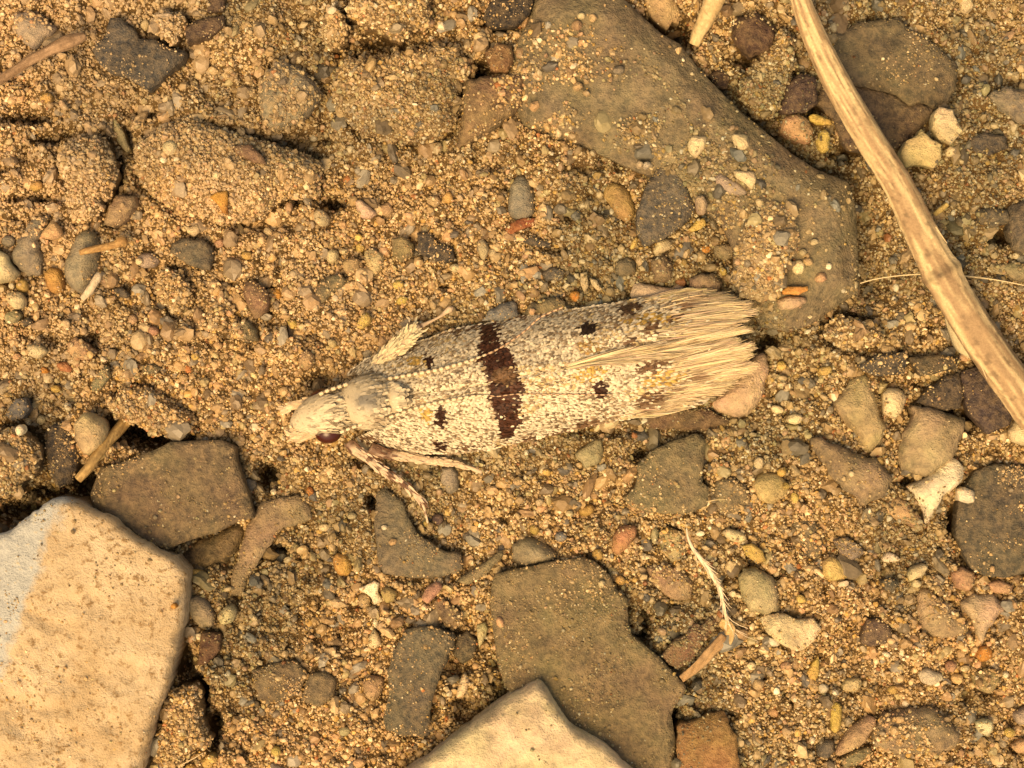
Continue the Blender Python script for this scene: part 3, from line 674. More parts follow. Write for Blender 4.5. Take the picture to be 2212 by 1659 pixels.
pb('pink-brown wedge stone left of the sandy-topped stone', (.39, .25, .15), [1806,1627, 1834,1579, 1876,1549, 1894,1552, 1895,1569, 1874,1604, 1849,1623, 1811,1637], lift=.22, grit=.06)
rk('large stone with a sandy top and grey rim right of the pink-brown wedge', (.28, .21, .13), [1899,1566, 1921,1544, 1971,1539, 2014,1531, 2049,1556, 2085,1589, 2071,1620, 2049,1635, 2009,1640, 1946,1637, 1899,1620, 1889,1594], lift=.26, grit=.5, dust=.35)
rk('small dark grey stone at the tip of the pink-brown wedge', 'slate', [1764,1611, 1785,1597, 1805,1602, 1807,1625, 1790,1641, 1768,1636], lift=.14, grit=.05)
pb('greenish white shield-shaped pebble right of the sandy-topped stone', (.60, .54, .34), [2109,1561, 2125,1556, 2145,1558, 2150,1574, 2139,1595, 2124,1591, 2111,1575], lift=.17)
rk('tan-olive gritty stone below the orange bead', (.33, .25, .13), [2100,1460, 2130,1442, 2160,1450, 2166,1480, 2140,1502, 2110,1491], lift=.13, grit=.4)
pb('peach pebble right of the greenish white shield', 'peach', [2185,1612, 2205,1598, 2240,1600, 2240,1626, 2200,1629], lift=.15)
pb('pinkish grey pebble right of the tan-olive stone', 'lilac', [2190,1542, 2240,1518, 2240,1572, 2200,1567], lift=.18)
pb('olive stone with a dark belly under the pink-brown wedge', 'olive', [1819,1641, 1850,1620, 1880,1614, 1885,1625, 1860,1651, 1825,1664], lift=.15, grit=.15)
sl('small dark green chip above the tan grit-capped stone', (.10, .095, .065), [1905,1256, 1925,1249, 1946,1258, 1930,1281, 1912,1276], lift=.12)
pb('peach crumb lying on the L-shaped grey slate', 'peach', [839,1171, 846,1163, 858,1166, 855,1176, 843,1180], lift=.09, dust=.1)

stone('dead_leaf', 'dark brown scrap of dead leaf beside the husk of the rootlet', 'leaf', (.16, .095, .055),
   [1463,1446, 1490,1432, 1506,1414, 1520,1390, 1543,1364, 1556,1342, 1540,1332, 1515,1350, 1500,1348, 1480,1372, 1460,1380, 1445,1402, 1430,1417, 1442,1434], lift=.09, bev=.03, grit=.5, dust=.12, mat=M_STONE)

# --- small grains big enough to pick apart; look-alikes of one colour share a label
NAMES = dict(cream='cream', white='white', ochre='ochre', yellow='yellow', orange='orange', tan='tan', pink='pinkish brown', grey='grey', peach='peach', green='pale green', blue='blue-grey', lilac='lilac-grey')
SMALL = '''365,318,18,16,cream 98,210,14,13,ochre 352,345,8,7,white 381,344,8,6,white 466,377,9,9,cream 75,400,14,12,ochre 1256,34,9,8,cream 1281,38,9,10,tan
1246,52,12,12,pink 1248,186,12,10,pink 1338,150,14,10,grey 1398,355,8,8,white 1383,354,7,7,cream 2056,327,13,11,cream 1781,304,16,27,yellow 1776,354,14,9,cream 2090,10,16,20,cream
46,616,14,14,ochre 24,618,7,7,white 15,521,16,13,grey 474,525,13,9,pink 532,551,12,10,ochre 717,553,14,16,cream 632,700,12,11,yellow 1043,538,12,24,cream 868,648,14,9,yellow
860,615,13,11,yellow 578,500,12,10,cream 936,434,15,14,tan 967,427,12,14,ochre 994,427,8,8,cream 740,543,9,7,cream 777,534,10,12,yellow 774,512,9,8,yellow 983,578,13,9,cream 1064,546,8,12,cream
1526,538,10,9,orange 1563,586,8,10,yellow 1371,525,7,16,yellow 1242,639,11,12,orange 1726,576,15,16,cream 1735,545,10,8,green 1760,522,9,7,cream 1775,599,14,11,pink 1791,575,7,7,white 1747,565,11,9,tan
669,1063,9,11,orange 919,1132,6,8,yellow 1268,1104,20,13,ochre 1211,1161,14,11,blue 1588,1158,25,13,cream 1415,1158,8,19,green 1292,1199,13,14,ochre 447,1650,14,13,yellow 410,1662,14,12,ochre
785,1300,15,17,tan 811,1347,6,11,white 1732,1295,12,9,yellow 1981,1262,10,10,cream 2130,1415,16,19,orange 2056,1441,13,13,pink 2068,1468,14,13,peach 1930,1492,11,10,yellow 1916,1414,9,6,white 2086,1445,11,7,cream
2183,1585,13,11,ochre 2174,1458,6,8,white 595,1625,12,10,yellow 775,1650,14,10,peach 745,1580,16,10,green 1080,1345,8,12,peach 1028,1440,8,8,peach 1300,1262,7,9,cream 1340,1255,12,10,ochre
1755,1600,6,9,white 40,930,10,12,white 87,908,10,11,cream 590,1063,7,8,white 425,1240,20,9,ochre 455,1640,12,10,yellow 1680,885,14,9,cream 1700,1050,8,8,ochre 1718,1075,9,12,yellow 1690,1020,10,12,ochre
1540,660,8,7,cream 1690,790,12,11,yellow 1785,800,15,10,yellow 1720,905,20,12,cream 1640,1000,12,15,cream 830,1140,7,6,white 760,1115,11,8,green 700,1140,14,9,cream 300,565,9,8,cream 375,1310,7,6,orange
118,840,12,9,ochre 145,880,8,11,white 35,770,10,8,peach 92,800,10,8,orange 285,690,10,12,tan 330,715,14,11,pink 430,720,12,7,tan 420,770,9,9,ochre 470,745,10,8,peach 395,815,12,9,tan
1165,1085,10,8,cream 1120,1040,12,10,tan 1195,1060,14,9,tan 1230,1110,9,8,cream 1155,1145,10,12,ochre 1180,1020,11,8,ochre 1640,1480,14,12,tan 1670,1540,16,11,peach 1625,1440,10,9,cream 1700,1440,12,10,pink'''
LAND = [(300,110,'the blackish slate'),(180,390,'the upright soil clod'),(480,370,'the broad low clod'),(840,200,'the big rounded clod'),(1060,230,'the brown sandy-capped stone'),(1300,100,'the top of the olive slab'),
    (1420,450,'the dark blue-grey wedge'),(1125,425,'the slate-blue pebble'),(1660,540,'the sand-caked grey stone'),(1930,130,'the wide olive-grey slate'),(1890,300,'the straw stem'),(2030,270,'the bean-shaped flake'),(2060,640,'the stem joint'),
    (170,560,'the long grey oval pebble'),(20,600,'the big cream pebble'),(415,550,'the dark oval chip'),(370,630,'the crumbly round clod'),(940,535,'the black shiny chip'),(780,570,'the pebble cluster'),(650,780,'the moth head'),(900,700,'the raised hind leg'),
    (1270,610,'the twin cream splinters'),(1540,640,'the upper wing fringe'),(1600,840,'the pale pink quartz'),(1850,900,'the tall tan stone'),(1850,1020,'the diagonal mottled stone'),(2030,950,'the grey-tan angular stone'),(2150,1120,'the speckled dark slate'),
    (1450,1030,'the rounded-corner slate'),(1200,930,'the lower wing edge'),(900,1150,'the L-shaped slate'),(370,1070,'the brown slate plate'),(190,930,'the round buff pebble'),(80,760,'the greenish cream pebble'),(300,800,'the flat olive chip'),(200,1400,'the largest pale stone'),
    (400,1570,'the orange soil clod'),(600,1480,'the twin olive-brown chips'),(800,1290,'the white forked flake'),(900,1480,'the long grey slate'),(1200,1350,'the olive-brown plate'),(1100,1600,'the white pointed stone'),(1350,1170,'the brick-red pebble'),(1530,1240,'the white rootlet'),
    (1640,1280,'the round pale-green stone'),(1710,1370,'the big cream flake'),(1530,1620,'the orange-brown slab'),(1670,1050,'the yellowish flat pebble'),(1830,1190,'the grey-purple chip'),(1890,1370,'the purple-brown chip'),(2040,1330,'the grit-capped tan stone'),(2010,1465,'the white lemon pebble'),(1850,1590,'the pink-brown wedge'),(2000,1590,'the large sandy-topped stone'),(2130,1575,'the shield-shaped pebble'),(1160,1060,'the moth hind foot')]
USED = set()
for w in SMALL.split():
    x, y, a, b, cn = w.split(','); x, y, a, b = float(x), float(y), float(a), float(b)
    th = rng.uniform(-.5, .5)
    k = 8
    pts = []
    for i in range(k):
        t = i / k * 2 * math.pi
        r_ = rng.uniform(.86, 1.14)
        u, v = a * math.cos(t) * r_, b * math.sin(t) * r_
        pts += [x + u * math.cos(th) - v * math.sin(th), y + u * math.sin(th) + v * math.cos(th)]
    cv = np.array(PAL[cn]) * rng.uniform(.85, 1.12)
    near = sorted(LAND, key=lambda q: (q[0] - x) ** 2 + (q[1] - y) ** 2)
    asp = max(a, b) / min(a, b)
    what = '%s %s %s grain ' % ('tiny' if max(a, b) < 9.5 else 'small', 'oval' if asp > 1.35 else 'rounded', NAMES[cn])
    lab = what + 'beside ' + near[0][2]
    for o2 in near[1:4]:
        if lab in USED and len((what + near[0][2] + o2[2]).split()) < 14: lab = what + 'between ' + near[0][2] + ' and ' + o2[2]
    USED.add(lab)
    stone('grain', lab, 'grain', tuple(cv), pts, prof='pebble', lift=min(a, b) / 150 * .9 + .04, dust=.15, grit=0, dip=.04,
          group='small loose %s grains' % NAMES[cn])
# the largest pale stone: bare blue-grey face on one side, buff crust on the other
def crust_material():
    nt = NT('crusted_stone')
    v = world_vec(nt)
    sep = nt.n('ShaderNodeSeparateXYZ'); nt.l(v, sep.inputs[0])
    n1 = nt.noise(v, 1.3, 7, 0.65); n2 = nt.noise(v, 9, 6, 0.7); n3 = nt.noise(v, 34, 3)
    a, b = P(135, 1100, .9), P(-10, 1480, .9)
    nx, ny = (b - a)[1], -(b - a)[0]; L = math.hypot(nx, ny); nx, ny = nx / L, ny / L
    dist = nt.math('ADD', nt.math('MULTIPLY', nt.math('SUBTRACT', sep.outputs[0], float(a[0])), float(nx)), nt.math('MULTIPLY', nt.math('SUBTRACT', sep.outputs[1], float(a[1])), float(ny)))
    dist = nt.math('ADD', dist, nt.math('MULTIPLY', nt.math('SUBTRACT', n1, .5), 1.2))
    m = nt.rng(dist, -.05, .12, 1, 0)
    buff = nt.mix(nt.rng(n1, .35, .65, 0, 1), (.47, .34, .20), (.66, .52, .35))
    buff = nt.mix(nt.rng(n2, .54, .64, 0, .9), buff, (.27, .165, .075))
    blue = nt.mix(nt.rng(n2, .35, .65, 0, 1), (.40, .41, .39), (.52, .53, .49))
    blue = nt.mix(nt.rng(n2, .60, .68, 0, .8), blue, (.55, .42, .24))
    c = nt.mix(m, blue, buff)
    c = nt.mix(nt.rng(n3, .68, .76, 0, .6), c, (.16, .10, .06))
    nt.l(c, nt.b.inputs['Base Color'])
    nt.b.inputs['Roughness'].default_value = .85
    nt.b.inputs['Specular IOR Level'].default_value = .2
    nt.bump(nt.math('ADD', nt.math('MULTIPLY', n2, 1.0), nt.math('MULTIPLY', n3, .4)), .05)
    return nt.m
big.data.materials[0] = crust_material()

# ------------------------------------------------------------------ the soil sheet
core_x = np.arange(-9.0, 9.001, .05); core_y = np.arange(-7.0, 7.001, .05)
ext = np.array([.15, .4, .9, 1.8, 3.5, 7, 14, 28, 55, 110])
gx = np.concatenate([-9 - ext[::-1], core_x, 9 + ext]); gy = np.concatenate([-7 - ext[::-1], core_y, 7 + ext])
X, Y = np.meshgrid(gx, gy)
sh = X.shape
x = X.ravel(); y = Y.ravel()
H = ground_h(x, y)
for s in STONES:
    b = s['bb']
    idx = np.nonzero((x > b[0] - .12) & (x < b[2] + .12) & (y > b[1] - .12) & (y < b[3] + .12))[0]
    if not len(idx): continue
    xi, yi = x[idx], y[idx]
    ins = inpoly(xi, yi, s['poly']); d = polydist(xi, yi, s['poly'])
    e = s['edge'] + (xi - s['c'][0]) * s['tilt'][0] + (yi - s['c'][1]) * s['tilt'][1]
    h = H[idx]
    h = np.where(ins, np.minimum(h, e - .05), h - s['dip'] * np.clip(1 - d / .10, 0, 1))
    H[idx] = h
ny_, nx_ = sh
ii = (np.arange(ny_ - 1)[:, None] * nx_ + np.arange(nx_ - 1)[None, :]).ravel()
quads = np.stack([ii, ii + 1, ii + nx_ + 1, ii + nx_], 1)
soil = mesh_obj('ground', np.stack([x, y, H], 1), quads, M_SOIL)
soil['kind'] = 'structure'
soil['label'] = 'ochre sandy soil with pits and cracks'

# ------------------------------------------------------------------ loose sand on soil and stones
core = np.nonzero((np.abs(x[quads[:, 0]]) < 9) & (np.abs(y[quads[:, 0]]) < 7))[0]
bv = [np.stack([x, y, H], 1)]; bf = quads[core].tolist(); own = [-1] * len(bf); off = len(x)
for k, s in enumerate(STONES):
    bv.append(s['V'])
    f = [[i + off for i in q] for q in s['F'][:-1]]
    bf += f; own += [k] * len(f); off += len(s['V'])
bvh = BVHTree.FromPolygons(np.vstack(bv).tolist(), bf)
own = np.array(own)

GP = np.array([(.47, .32, .165), (.41, .275, .13), (.54, .39, .21), (.64, .50, .30), (.50, .31, .11), (.32, .21, .105), (.23, .175, .11), (.49, .30, .17), (.72, .61, .42), (.38, .15, .06), (.42, .34, .17)])
GW = np.array([.20, .18, .15, .09, .05, .12, .10, .055, .035, .012, .05]); GW = GW / GW.sum()

def octa():
    v = np.array([(1,0,0),(-1,0,0),(0,1,0),(0,-1,0),(0,0,1),(0,0,-1)], float)
    return v, np.array([(0,2,4),(2,1,4),(1,3,4),(3,0,4),(2,0,5),(1,2,5),(3,1,5),(0,3,5)])

def ico(sub):
    t = (1 + 5 ** .5) / 2
    v = np.array([(-1, t, 0), (1, t, 0), (-1, -t, 0), (1, -t, 0), (0, -1, t), (0, 1, t), (0, -1, -t), (0, 1, -t), (t, 0, -1), (t, 0, 1), (-t, 0, -1), (-t, 0, 1)], float)
    v /= np.linalg.norm(v[0])
    f = [(0,11,5),(0,5,1),(0,1,7),(0,7,10),(0,10,11),(1,5,9),(5,11,4),(11,10,2),(10,7,6),(7,1,8),(3,9,4),(3,4,2),(3,2,6),(3,6,8),(3,8,9),(4,9,5),(2,4,11),(6,2,10),(8,6,7),(9,8,1)]
    for _ in range(sub):
        v = v.tolist(); c = {}; nf = []
        def mid(a, b):
            k = (min(a, b), max(a, b))
            if k not in c:
                m = (np.array(v[a]) + np.array(v[b])); m /= np.linalg.norm(m); c[k] = len(v); v.append(m.tolist())
            return c[k]
        for a, b, d in f:
            p, q, r = mid(a, b), mid(b, d), mid(d, a)
            nf += [(a, p, r), (b, q, p), (d, r, q), (p, q, r)]
        f = nf; v = np.array(v)
    return v, np.array(f)

def grain_nodes():
    g = bpy.data.node_groups.new('scatter_grains', 'GeometryNodeTree')
    g.interface.new_socket('Geometry', in_out='INPUT', socket_type='NodeSocketGeometry'); g.interface.new_socket('Geometry', in_out='OUTPUT', socket_type='NodeSocketGeometry')
    N = g.nodes.new; L = g.links.new
    gi = N('NodeGroupInput'); go = N('NodeGroupOutput')
    join = N('GeometryNodeJoinGeometry')
    for k in range(5):
        ic = N('GeometryNodeMeshIcoSphere'); ic.inputs['Radius'].default_value = 1; ic.inputs['Subdivisions'].default_value = 1
        pos = N('GeometryNodeInputPosition'); nz = N('ShaderNodeTexNoise'); nz.inputs['Scale'].default_value = 1.3
        off = N('ShaderNodeVectorMath'); off.operation = 'ADD'; off.inputs[1].default_value = (k * 7.3, k * 3.1, k * 5.7)
        L(pos.outputs[0], off.inputs[0]); L(off.outputs[0], nz.inputs['Vector'])
        sub = N('ShaderNodeVectorMath'); sub.operation = 'SUBTRACT'; sub.inputs[1].default_value = (.5, .5, .5); L(nz.outputs['Color'], sub.inputs[0])
        sc_ = N('ShaderNodeVectorMath'); sc_.operation = 'SCALE'; sc_.inputs['Scale'].default_value = 1.5; L(sub.outputs[0], sc_.inputs[0])
        sp = N('GeometryNodeSetPosition'); L(ic.outputs['Mesh'], sp.inputs['Geometry']); L(sc_.outputs[0], sp.inputs['Offset'])
        ss = N('GeometryNodeSetShadeSmooth'); ss.inputs['Shade Smooth'].default_value = False; L(sp.outputs[0], ss.inputs[0])
        sm = N('GeometryNodeSetMaterial'); sm.inputs['Material'].default_value = M_GRAIN_I; L(ss.outputs[0], sm.inputs['Geometry'])
        ti = N('GeometryNodeGeometryToInstance'); L(sm.outputs[0], ti.inputs[0]); L(ti.outputs[0], join.inputs[0])
    ip_ = N('GeometryNodeInstanceOnPoints'); L(gi.outputs[0], ip_.inputs['Points']); L(join.outputs[0], ip_.inputs['Instance'])
    ip_.inputs['Pick Instance'].default_value = True
    rv = N('FunctionNodeRandomValue'); rv.data_type = 'INT'; rv.inputs['Min'].default_value = 0; rv.inputs['Max'].default_value = 4
    [L(o_, ip_.inputs['Instance Index']) for o_ in rv.outputs if o_.type == 'INT' and o_.enabled][:1]
    def attr(n_):
        a_ = N('GeometryNodeInputNamedAttribute'); a_.data_type = 'FLOAT_VECTOR'; a_.inputs['Name'].default_value = n_
        return [o_ for o_ in a_.outputs if o_.enabled and o_.type == 'VECTOR'][0]
    er = N('FunctionNodeEulerToRotation'); L(attr('rot'), er.inputs[0]); L(er.outputs[0], ip_.inputs['Rotation'])
    L(attr('scl'), ip_.inputs['Scale'])
    L(ip_.outputs[0], go.inputs[0])
    return g
GRAIN_NODES = grain_nodes()

def drop(n, dens, rad, sub, name, label, jit, tint=None, ming=0.0, sink=(-.5, .95), flat=(.5, .95)):
    cx = rng.uniform(-8.5, 8.5, n); cy = rng.uniform(-6.5, 6.5, n)
    clump = fbm(cx / .45, cy / .45, 91, 3)
    acc = rng.uniform(0, 1, n)
    pos = []; nr = []; dn = Vector((0, 0, -1))
    keep = np.zeros(n, bool); z = np.zeros(n); og = np.zeros(n, int)
    for i in range(n):
        h = bvh.ray_cast(Vector((cx[i], cy[i], 6.0)), dn)
        if h[0] is None: continue
        z[i] = h[0].z; og[i] = own[h[2]]; keep[i] = True
    g = np.full(n, dens)
    for k, s in enumerate(STONES):
        m = og == k
        if not m.any(): continue
        q = s['grit']
        q = q(cx[m], cy[m]) if callable(q) else np.full(m.sum(), q)
        c = np.clip(clump[m] * 2.4 + .45, 0.02, 2.4)
        rimd = polydist(cx[m], cy[m], s['poly'])
        q = q + .45 * np.clip(1 - rimd / .09, 0, 1) * (s['top'] < .45)
        g[m] = np.where(q < .9, q * c, q)
        gq = s['grit'] if not callable(s['grit']) else 1.0
        if gq < ming: g[m] = 0
        if ming and s['prof'] == 'clod': g[m] = g[m] * .22
    keep &= acc < g / 1.5
    cx, cy, z, og = cx[keep], cy[keep], z[keep], og[keep]
    m = len(cx)
    r = rad(m)
    on = og >= 0
    gr = np.array([(s['grit'] if not callable(s['grit']) else 1.0) for s in STONES] + [1.0])[og]
    slb = np.array([s['prof'] == 'slab' for s in STONES] + [False])[og]
    r = np.where(on & slb & (gr < .6), r * .58, np.where(on & (gr < .3), r * .62, r))
    col = GP[rng.choice(len(GP), m, p=GW)] * rng.uniform(.68, 1.26, (m, 1))
    if tint is not None:
        col = tint[rng.integers(0, len(tint), m)] * rng.uniform(.75, 1.25, (m, 1))
    reg = fbm(cx / 3.1 + 4, cy / 3.1, 55, 3)[:, None]
    px = cx * PX + 1106
    warm = np.clip((900 - px) / 900, -.4, 1)[:, None] * .5 + reg
    col = col * (1 + warm * np.array([[.10, .02, -.02]]))
    ol = np.clip(fbm(cx / 1.9 + 2, cy / 1.9 + 8, 57, 3) * 2.4 + .15, 0, 1)[:, None]
    col = col * (1 - ol * np.array([[.42, .36, .33]]))      # darker olive zones, partly shade put into the grain colour
    pe = (np.clip((1000 - px) / 500, 0, 1) * np.clip((1050 - (829.5 - cy * PX)) / 300, 0, 1))[:, None] * np.clip(.55 + .9 * fbm(cx / 1.3, cy / 1.3, 83, 3), 0, 1)[:, None]
    col = col * (1 - .45 * pe) + np.array([.60, .43, .27]) * .45 * pe * rng.uniform(.8, 1.15, (m, 1))      # paler peach dust round the clods
    if sub < 0:
        me = bpy.data.meshes.new(name)
        me.vertices.add(m); me.vertices.foreach_set('co', np.stack([cx, cy, z + r * rng.uniform(sink[0], sink[1], m)], 1).astype(np.float32).ravel())
        for an, dat in (('rot', rng.uniform(0, 6.283, (m, 3))), ('scl', np.stack([rng.uniform(.8, 1.4, m), rng.uniform(.7, 1.05, m), rng.uniform(.5, .95, m)], 1) * r[:, None])):
            a_ = me.attributes.new(an, 'FLOAT_VECTOR', 'POINT'); a_.data.foreach_set('vector', dat.astype(np.float32).ravel())
        a_ = me.attributes.new('Col', 'FLOAT_COLOR', 'POINT'); a_.data.foreach_set('color', np.hstack([col, np.ones((m, 1))]).astype(np.float32).ravel())
        me.materials.append(M_GRAIN_I); me.update()
        o = bpy.data.objects.new(name, me); C.objects.link(o)
        o.modifiers.new('grains', 'NODES').node_group = GRAIN_NODES
        o['kind'] = 'stuff'; o['label'] = label; o['category'] = 'sand'
        return m
    v0, f0 = ico(sub); k = len(v0)
    V = np.repeat(v0[None], m, 0)
    V *= rng.uniform(1 - jit, 1 + jit, (m, k, 1))
    V *= np.stack([rng.uniform(.8, 1.35, m), rng.uniform(.7, 1.05, m), rng.uniform(flat[0], flat[1], m)], 1)[:, None, :]
    q = rng.normal(size=(m, 4)); q /= np.linalg.norm(q, axis=1, keepdims=True)
    w, a, b, c = q.T
    Rm = np.stack([1-2*(b*b+c*c), 2*(a*b-c*w), 2*(a*c+b*w), 2*(a*b+c*w), 1-2*(a*a+c*c), 2*(b*c-a*w), 2*(a*c-b*w), 2*(b*c+a*w), 1-2*(a*a+b*b)], 1).reshape(m, 3, 3)
    V = np.einsum('nij,nkj->nki', Rm, V) * r[:, None, None]
    V += np.stack([cx, cy, z + r * rng.uniform(sink[0], sink[1], m)], 1)[:, None, :]
    F = (f0[None] + (np.arange(m) * k)[:, None, None]).reshape(-1, 3)
    o = mesh_obj(name, V.reshape(-1, 3), F, M_GRAIN, col=np.repeat(col, k, 0), smooth=False)
    o['kind'] = 'stuff'; o['label'] = label; o['category'] = 'sand'
    return m

n1 = drop(330000, 1.15, lambda m: .0195 * np.exp(rng.normal(0, .30, m)), -1, 'fine_sand', 'fine ochre sand covering the soil and stones', .22)
n2 = drop(56000, 1.0, lambda m: .032 * np.exp(rng.normal(0, .26, m)), -1, 'sand', 'medium sand grains mixed into the fine sand', .17)
n3 = drop(5500, .9, lambda m: .052 * np.exp(rng.normal(0, .22, m)), 1, 'coarse_sand', 'coarser sand grains mixed into the fine sand', .14, ming=.2)
CR = np.array([(.42, .28, .14), (.36, .235, .115), (.30, .21, .12), (.24, .185, .115), (.34, .27, .14), (.46, .31, .17), (.27, .17, .09), (.52, .38, .21), (.18, .145, .10), (.40, .25, .13), (.13, .11, .085), (.22, .19, .14), (.26, .24, .19), (.17, .12, .07)])
n4 = drop(6500, .95, lambda m: .085 * np.exp(rng.normal(0, .30, m)), 1, 'grit', 'angular grit and soil crumbs half sunk in the sand', .24, tint=CR, ming=.7, sink=(-.55, .25), flat=(.4, .8))
print('GRAINS', n1, n2, n3, n4)

# ------------------------------------------------------------------ tubes and ribbons
def spline(pts, n):
    pts = np.asarray(pts, float)
    d = np.r_[0, np.cumsum(np.linalg.norm(np.diff(pts[:, :3], axis=0), axis=1))]
    # Catmull-Rom through the points
    t = np.linspace(0, d[-1], n)
    e = np.vstack([2 * pts[0] - pts[1], pts, 2 * pts[-1] - pts[-2]])
    out = []
    for q in t:
        i = min(np.searchsorted(d, q, 'right') - 1, len(pts) - 2); i = max(i, 0)
        u = (q - d[i]) / max(d[i + 1] - d[i], 1e-9)
        p0, p1, p2, p3 = e[i], e[i + 1], e[i + 2], e[i + 3]
        out.append(.5 * ((2 * p1) + (p2 - p0) * u + (2 * p0 - 5 * p1 + 4 * p2 - p3) * u * u + (3 * p1 - p0 - 3 * p2 + p3) * u ** 3))
    return np.array(out)

def tube(path, rad, k=10, flat=1.0, wob=None):
    """path Nx3 world, rad N -> verts, faces, (ring, angle) per vertex"""
    n = len(path)
    T = np.gradient(path, axis=0); T /= np.linalg.norm(T, axis=1, keepdims=True)
    up = np.array([0, 0, 1.0])
    S = np.cross(T, up); S /= np.maximum(np.linalg.norm(S, axis=1, keepdims=True), 1e-9)
    U = np.cross(S, T)
    V = []; I = []
    for i in range(n):
        for j in range(k):
            a = 2 * math.pi * j / k
            r = rad[i] * (1 if wob is None else wob(i, a))
            V.append(path[i] + (S[i] * math.cos(a) + U[i] * math.sin(a) * flat) * r); I.append((i, a))
    F = []
    for i in range(n - 1):
        for j in range(k):
            F.append([i * k + j, i * k + (j + 1) % k, (i + 1) * k + (j + 1) % k, (i + 1) * k + j])
    F.append([j for j in range(k)][::-1]); F.append([(n - 1) * k + j for j in range(k)])
    return np.array(V), F, I

def pxpath(pts):
    """(px, py, z, radius px) rows -> world path and radii"""
    a = np.asarray(pts, float)
    return np.column_stack([P(a[:, 0:1], a[:, 1:2], a[:, 2:3])[:, 0], a[:, 2], a[:, 3] / PX])

def ribbons(paths, widths, cols, name, mat, parent, kind=None):
    """paths m x s x 3, widths m x s, cols m x 3 or m x s x 3"""
    m, s, _ = paths.shape
    T = np.gradient(paths, axis=1); T /= np.maximum(np.linalg.norm(T, axis=2, keepdims=True), 1e-9)
    S = np.cross(T, np.array([0, 0, 1.0])); S /= np.maximum(np.linalg.norm(S, axis=2, keepdims=True), 1e-9)
    roll = rng.uniform(-.5, .5, (m, 1, 1))
    S = S * np.cos(roll) + np.array([0, 0, 1.0]) * np.sin(roll)
    A = paths - S * widths[..., None] / 2; B = paths + S * widths[..., None] / 2
    V = np.stack([A, B], 2).reshape(-1, 3)
    b = (np.arange(m) * s * 2)[:, None] + (np.arange(s - 1) * 2)[None]
    F = np.stack([b, b + 1, b + 3, b + 2], -1).reshape(-1, 4)
    if cols.ndim == 2: cols = np.repeat(cols[:, None, :], s, 1)
    cc = np.repeat(cols, 2, 1).reshape(-1, 3)
    o = mesh_obj(name, V, F, mat, col=cc, parent=parent, smooth=False)
    if kind: o['kind'] = kind
    return o

def thing(name, label, cat, loc, group=None):
    e = bpy.data.objects.new(name, None); C.objects.link(e); e.location = loc
    e.empty_display_size = .3
    return tag(e, label, cat, group)

def part(name, V, F, mat, root, col, smooth=True):
    """child mesh of root, or of a part of root, given in world coordinates"""
    o = mesh_obj(name, np.asarray(V), F, mat, parent=root, col=col, smooth=smooth)
    r = root
    w = Vector((0, 0, 0))
    while r is not None:
        w += r.location; r = r.parent
    o.location = -w
    return o

# ------------------------------------------------------------------ straw and other plant bits
def straw(name, pts, n, label, cat, base, dark, seed, k=18, streak=1.0, node=None, group=None):
    a = spline(pxpath(pts), n)
    path = a[:, :3]; rad = a[:, 3]
    L = np.linspace(0, 1, n) * len(pts)
    if node is not None:
        rad = rad * (1 + .16 * np.exp(-((np.linspace(0, 1, n) - node) / .012) ** 2))
    ang = np.linspace(0, 2 * math.pi, k, endpoint=False)
    wob = lambda i, t: 1 + .07 * streak * (vnoise(t * 2.1 + 5, i * .02, seed) - .5) + .12 * streak * (vnoise(t * 5.5, i / n * 9, seed + 3) - .5) + .05 * (vnoise(i * .35, t, seed + 8) - .5)
    V, F, I = tube(path, rad, k, .92, wob)
    I = np.array(I)
    q_ = I[:, 0] / n * 100
    s1 = vnoise(I[:, 1] * 3.3 + 9, q_ * .06, seed + 1); s2 = vnoise(I[:, 1] * 8, q_ * .22, seed + 2); s3 = vnoise(q_ * .9, I[:, 1] * 6, seed + 6)
    t = np.clip((s1 * .55 + s2 * .45 - .40) * 3.4, 0, 1)[:, None]
    col = np.array(base) * t + np.array(dark) * (1 - t)
    col = col * (1 - .38 * np.clip((s3 - .70) * 5, 0, 1))[:, None]
    if node is not None:
        q = np.exp(-((I[:, 0] / n - node) / .008) ** 2)[:, None]
        col = col * (1 - .5 * q)
    return path, V, F, col

path, V, F, col = straw('stem', [(1712,-60,.85,18), (1730,0,.85,21), (1757,72,.82,25), (1808,180,.78,29), (1871,290,.72,31), (1936,395,.68,33), (1977,478,.66,35), (2024,572,.66,38), (2076,665,.66,40), (2131,750,.62,41), (2182,822,.58,41), (2240,905,.55,40)],
    260, '', '', (.66, .50, .28), (.34, .225, .125), 3, node=.655, k=44)
stem = thing('straw', 'long dry straw stem lying over stones, with a dark joint', 'stem', tuple(path[130] - np.array([0, 0, .25])))
part('stalk', V, F, M_PLANT, stem, col)
# peeling sheath left of the thick end and split fibres on the right
def sheet(pts_a, pts_b, n, m, seed, amp):
    A = spline(np.array([(*P(p[0], p[1], p[2]), p[2]) for p in pts_a]), n); B = spline(np.array([(*P(p[0], p[1], p[2]), p[2]) for p in pts_b]), n)
    V = []
    for i in range(n):
        for j in range(m):
            t = j / (m - 1)
            v = A[i] * (1 - t) + B[i] * t
            v = v + np.array([0, 0, amp * (vnoise(i * .5, j * .8, seed) - .5)])
            V.append(v)
    F = [[i * m + j, i * m + j + 1, (i + 1) * m + j + 1, (i + 1) * m + j] for i in range(n - 1) for j in range(m - 1)]
    return np.array(V), F
V, F = sheet([(2040,672,.62), (2052,700,.6), (2078,740,.58), (2110,768,.55), (2140,790,.55)], [(2040,676,.6), (2046,712,.42), (2062,752,.38), (2088,772,.4), (2135,792,.5)], 16, 5, 4, .12)
o = part('peeling_sheath', V, F, M_PLANT, stem, (.52, .43, .26))
o.modifiers.new('thickness', 'SOLIDIFY').thickness = .012
fp = []; 
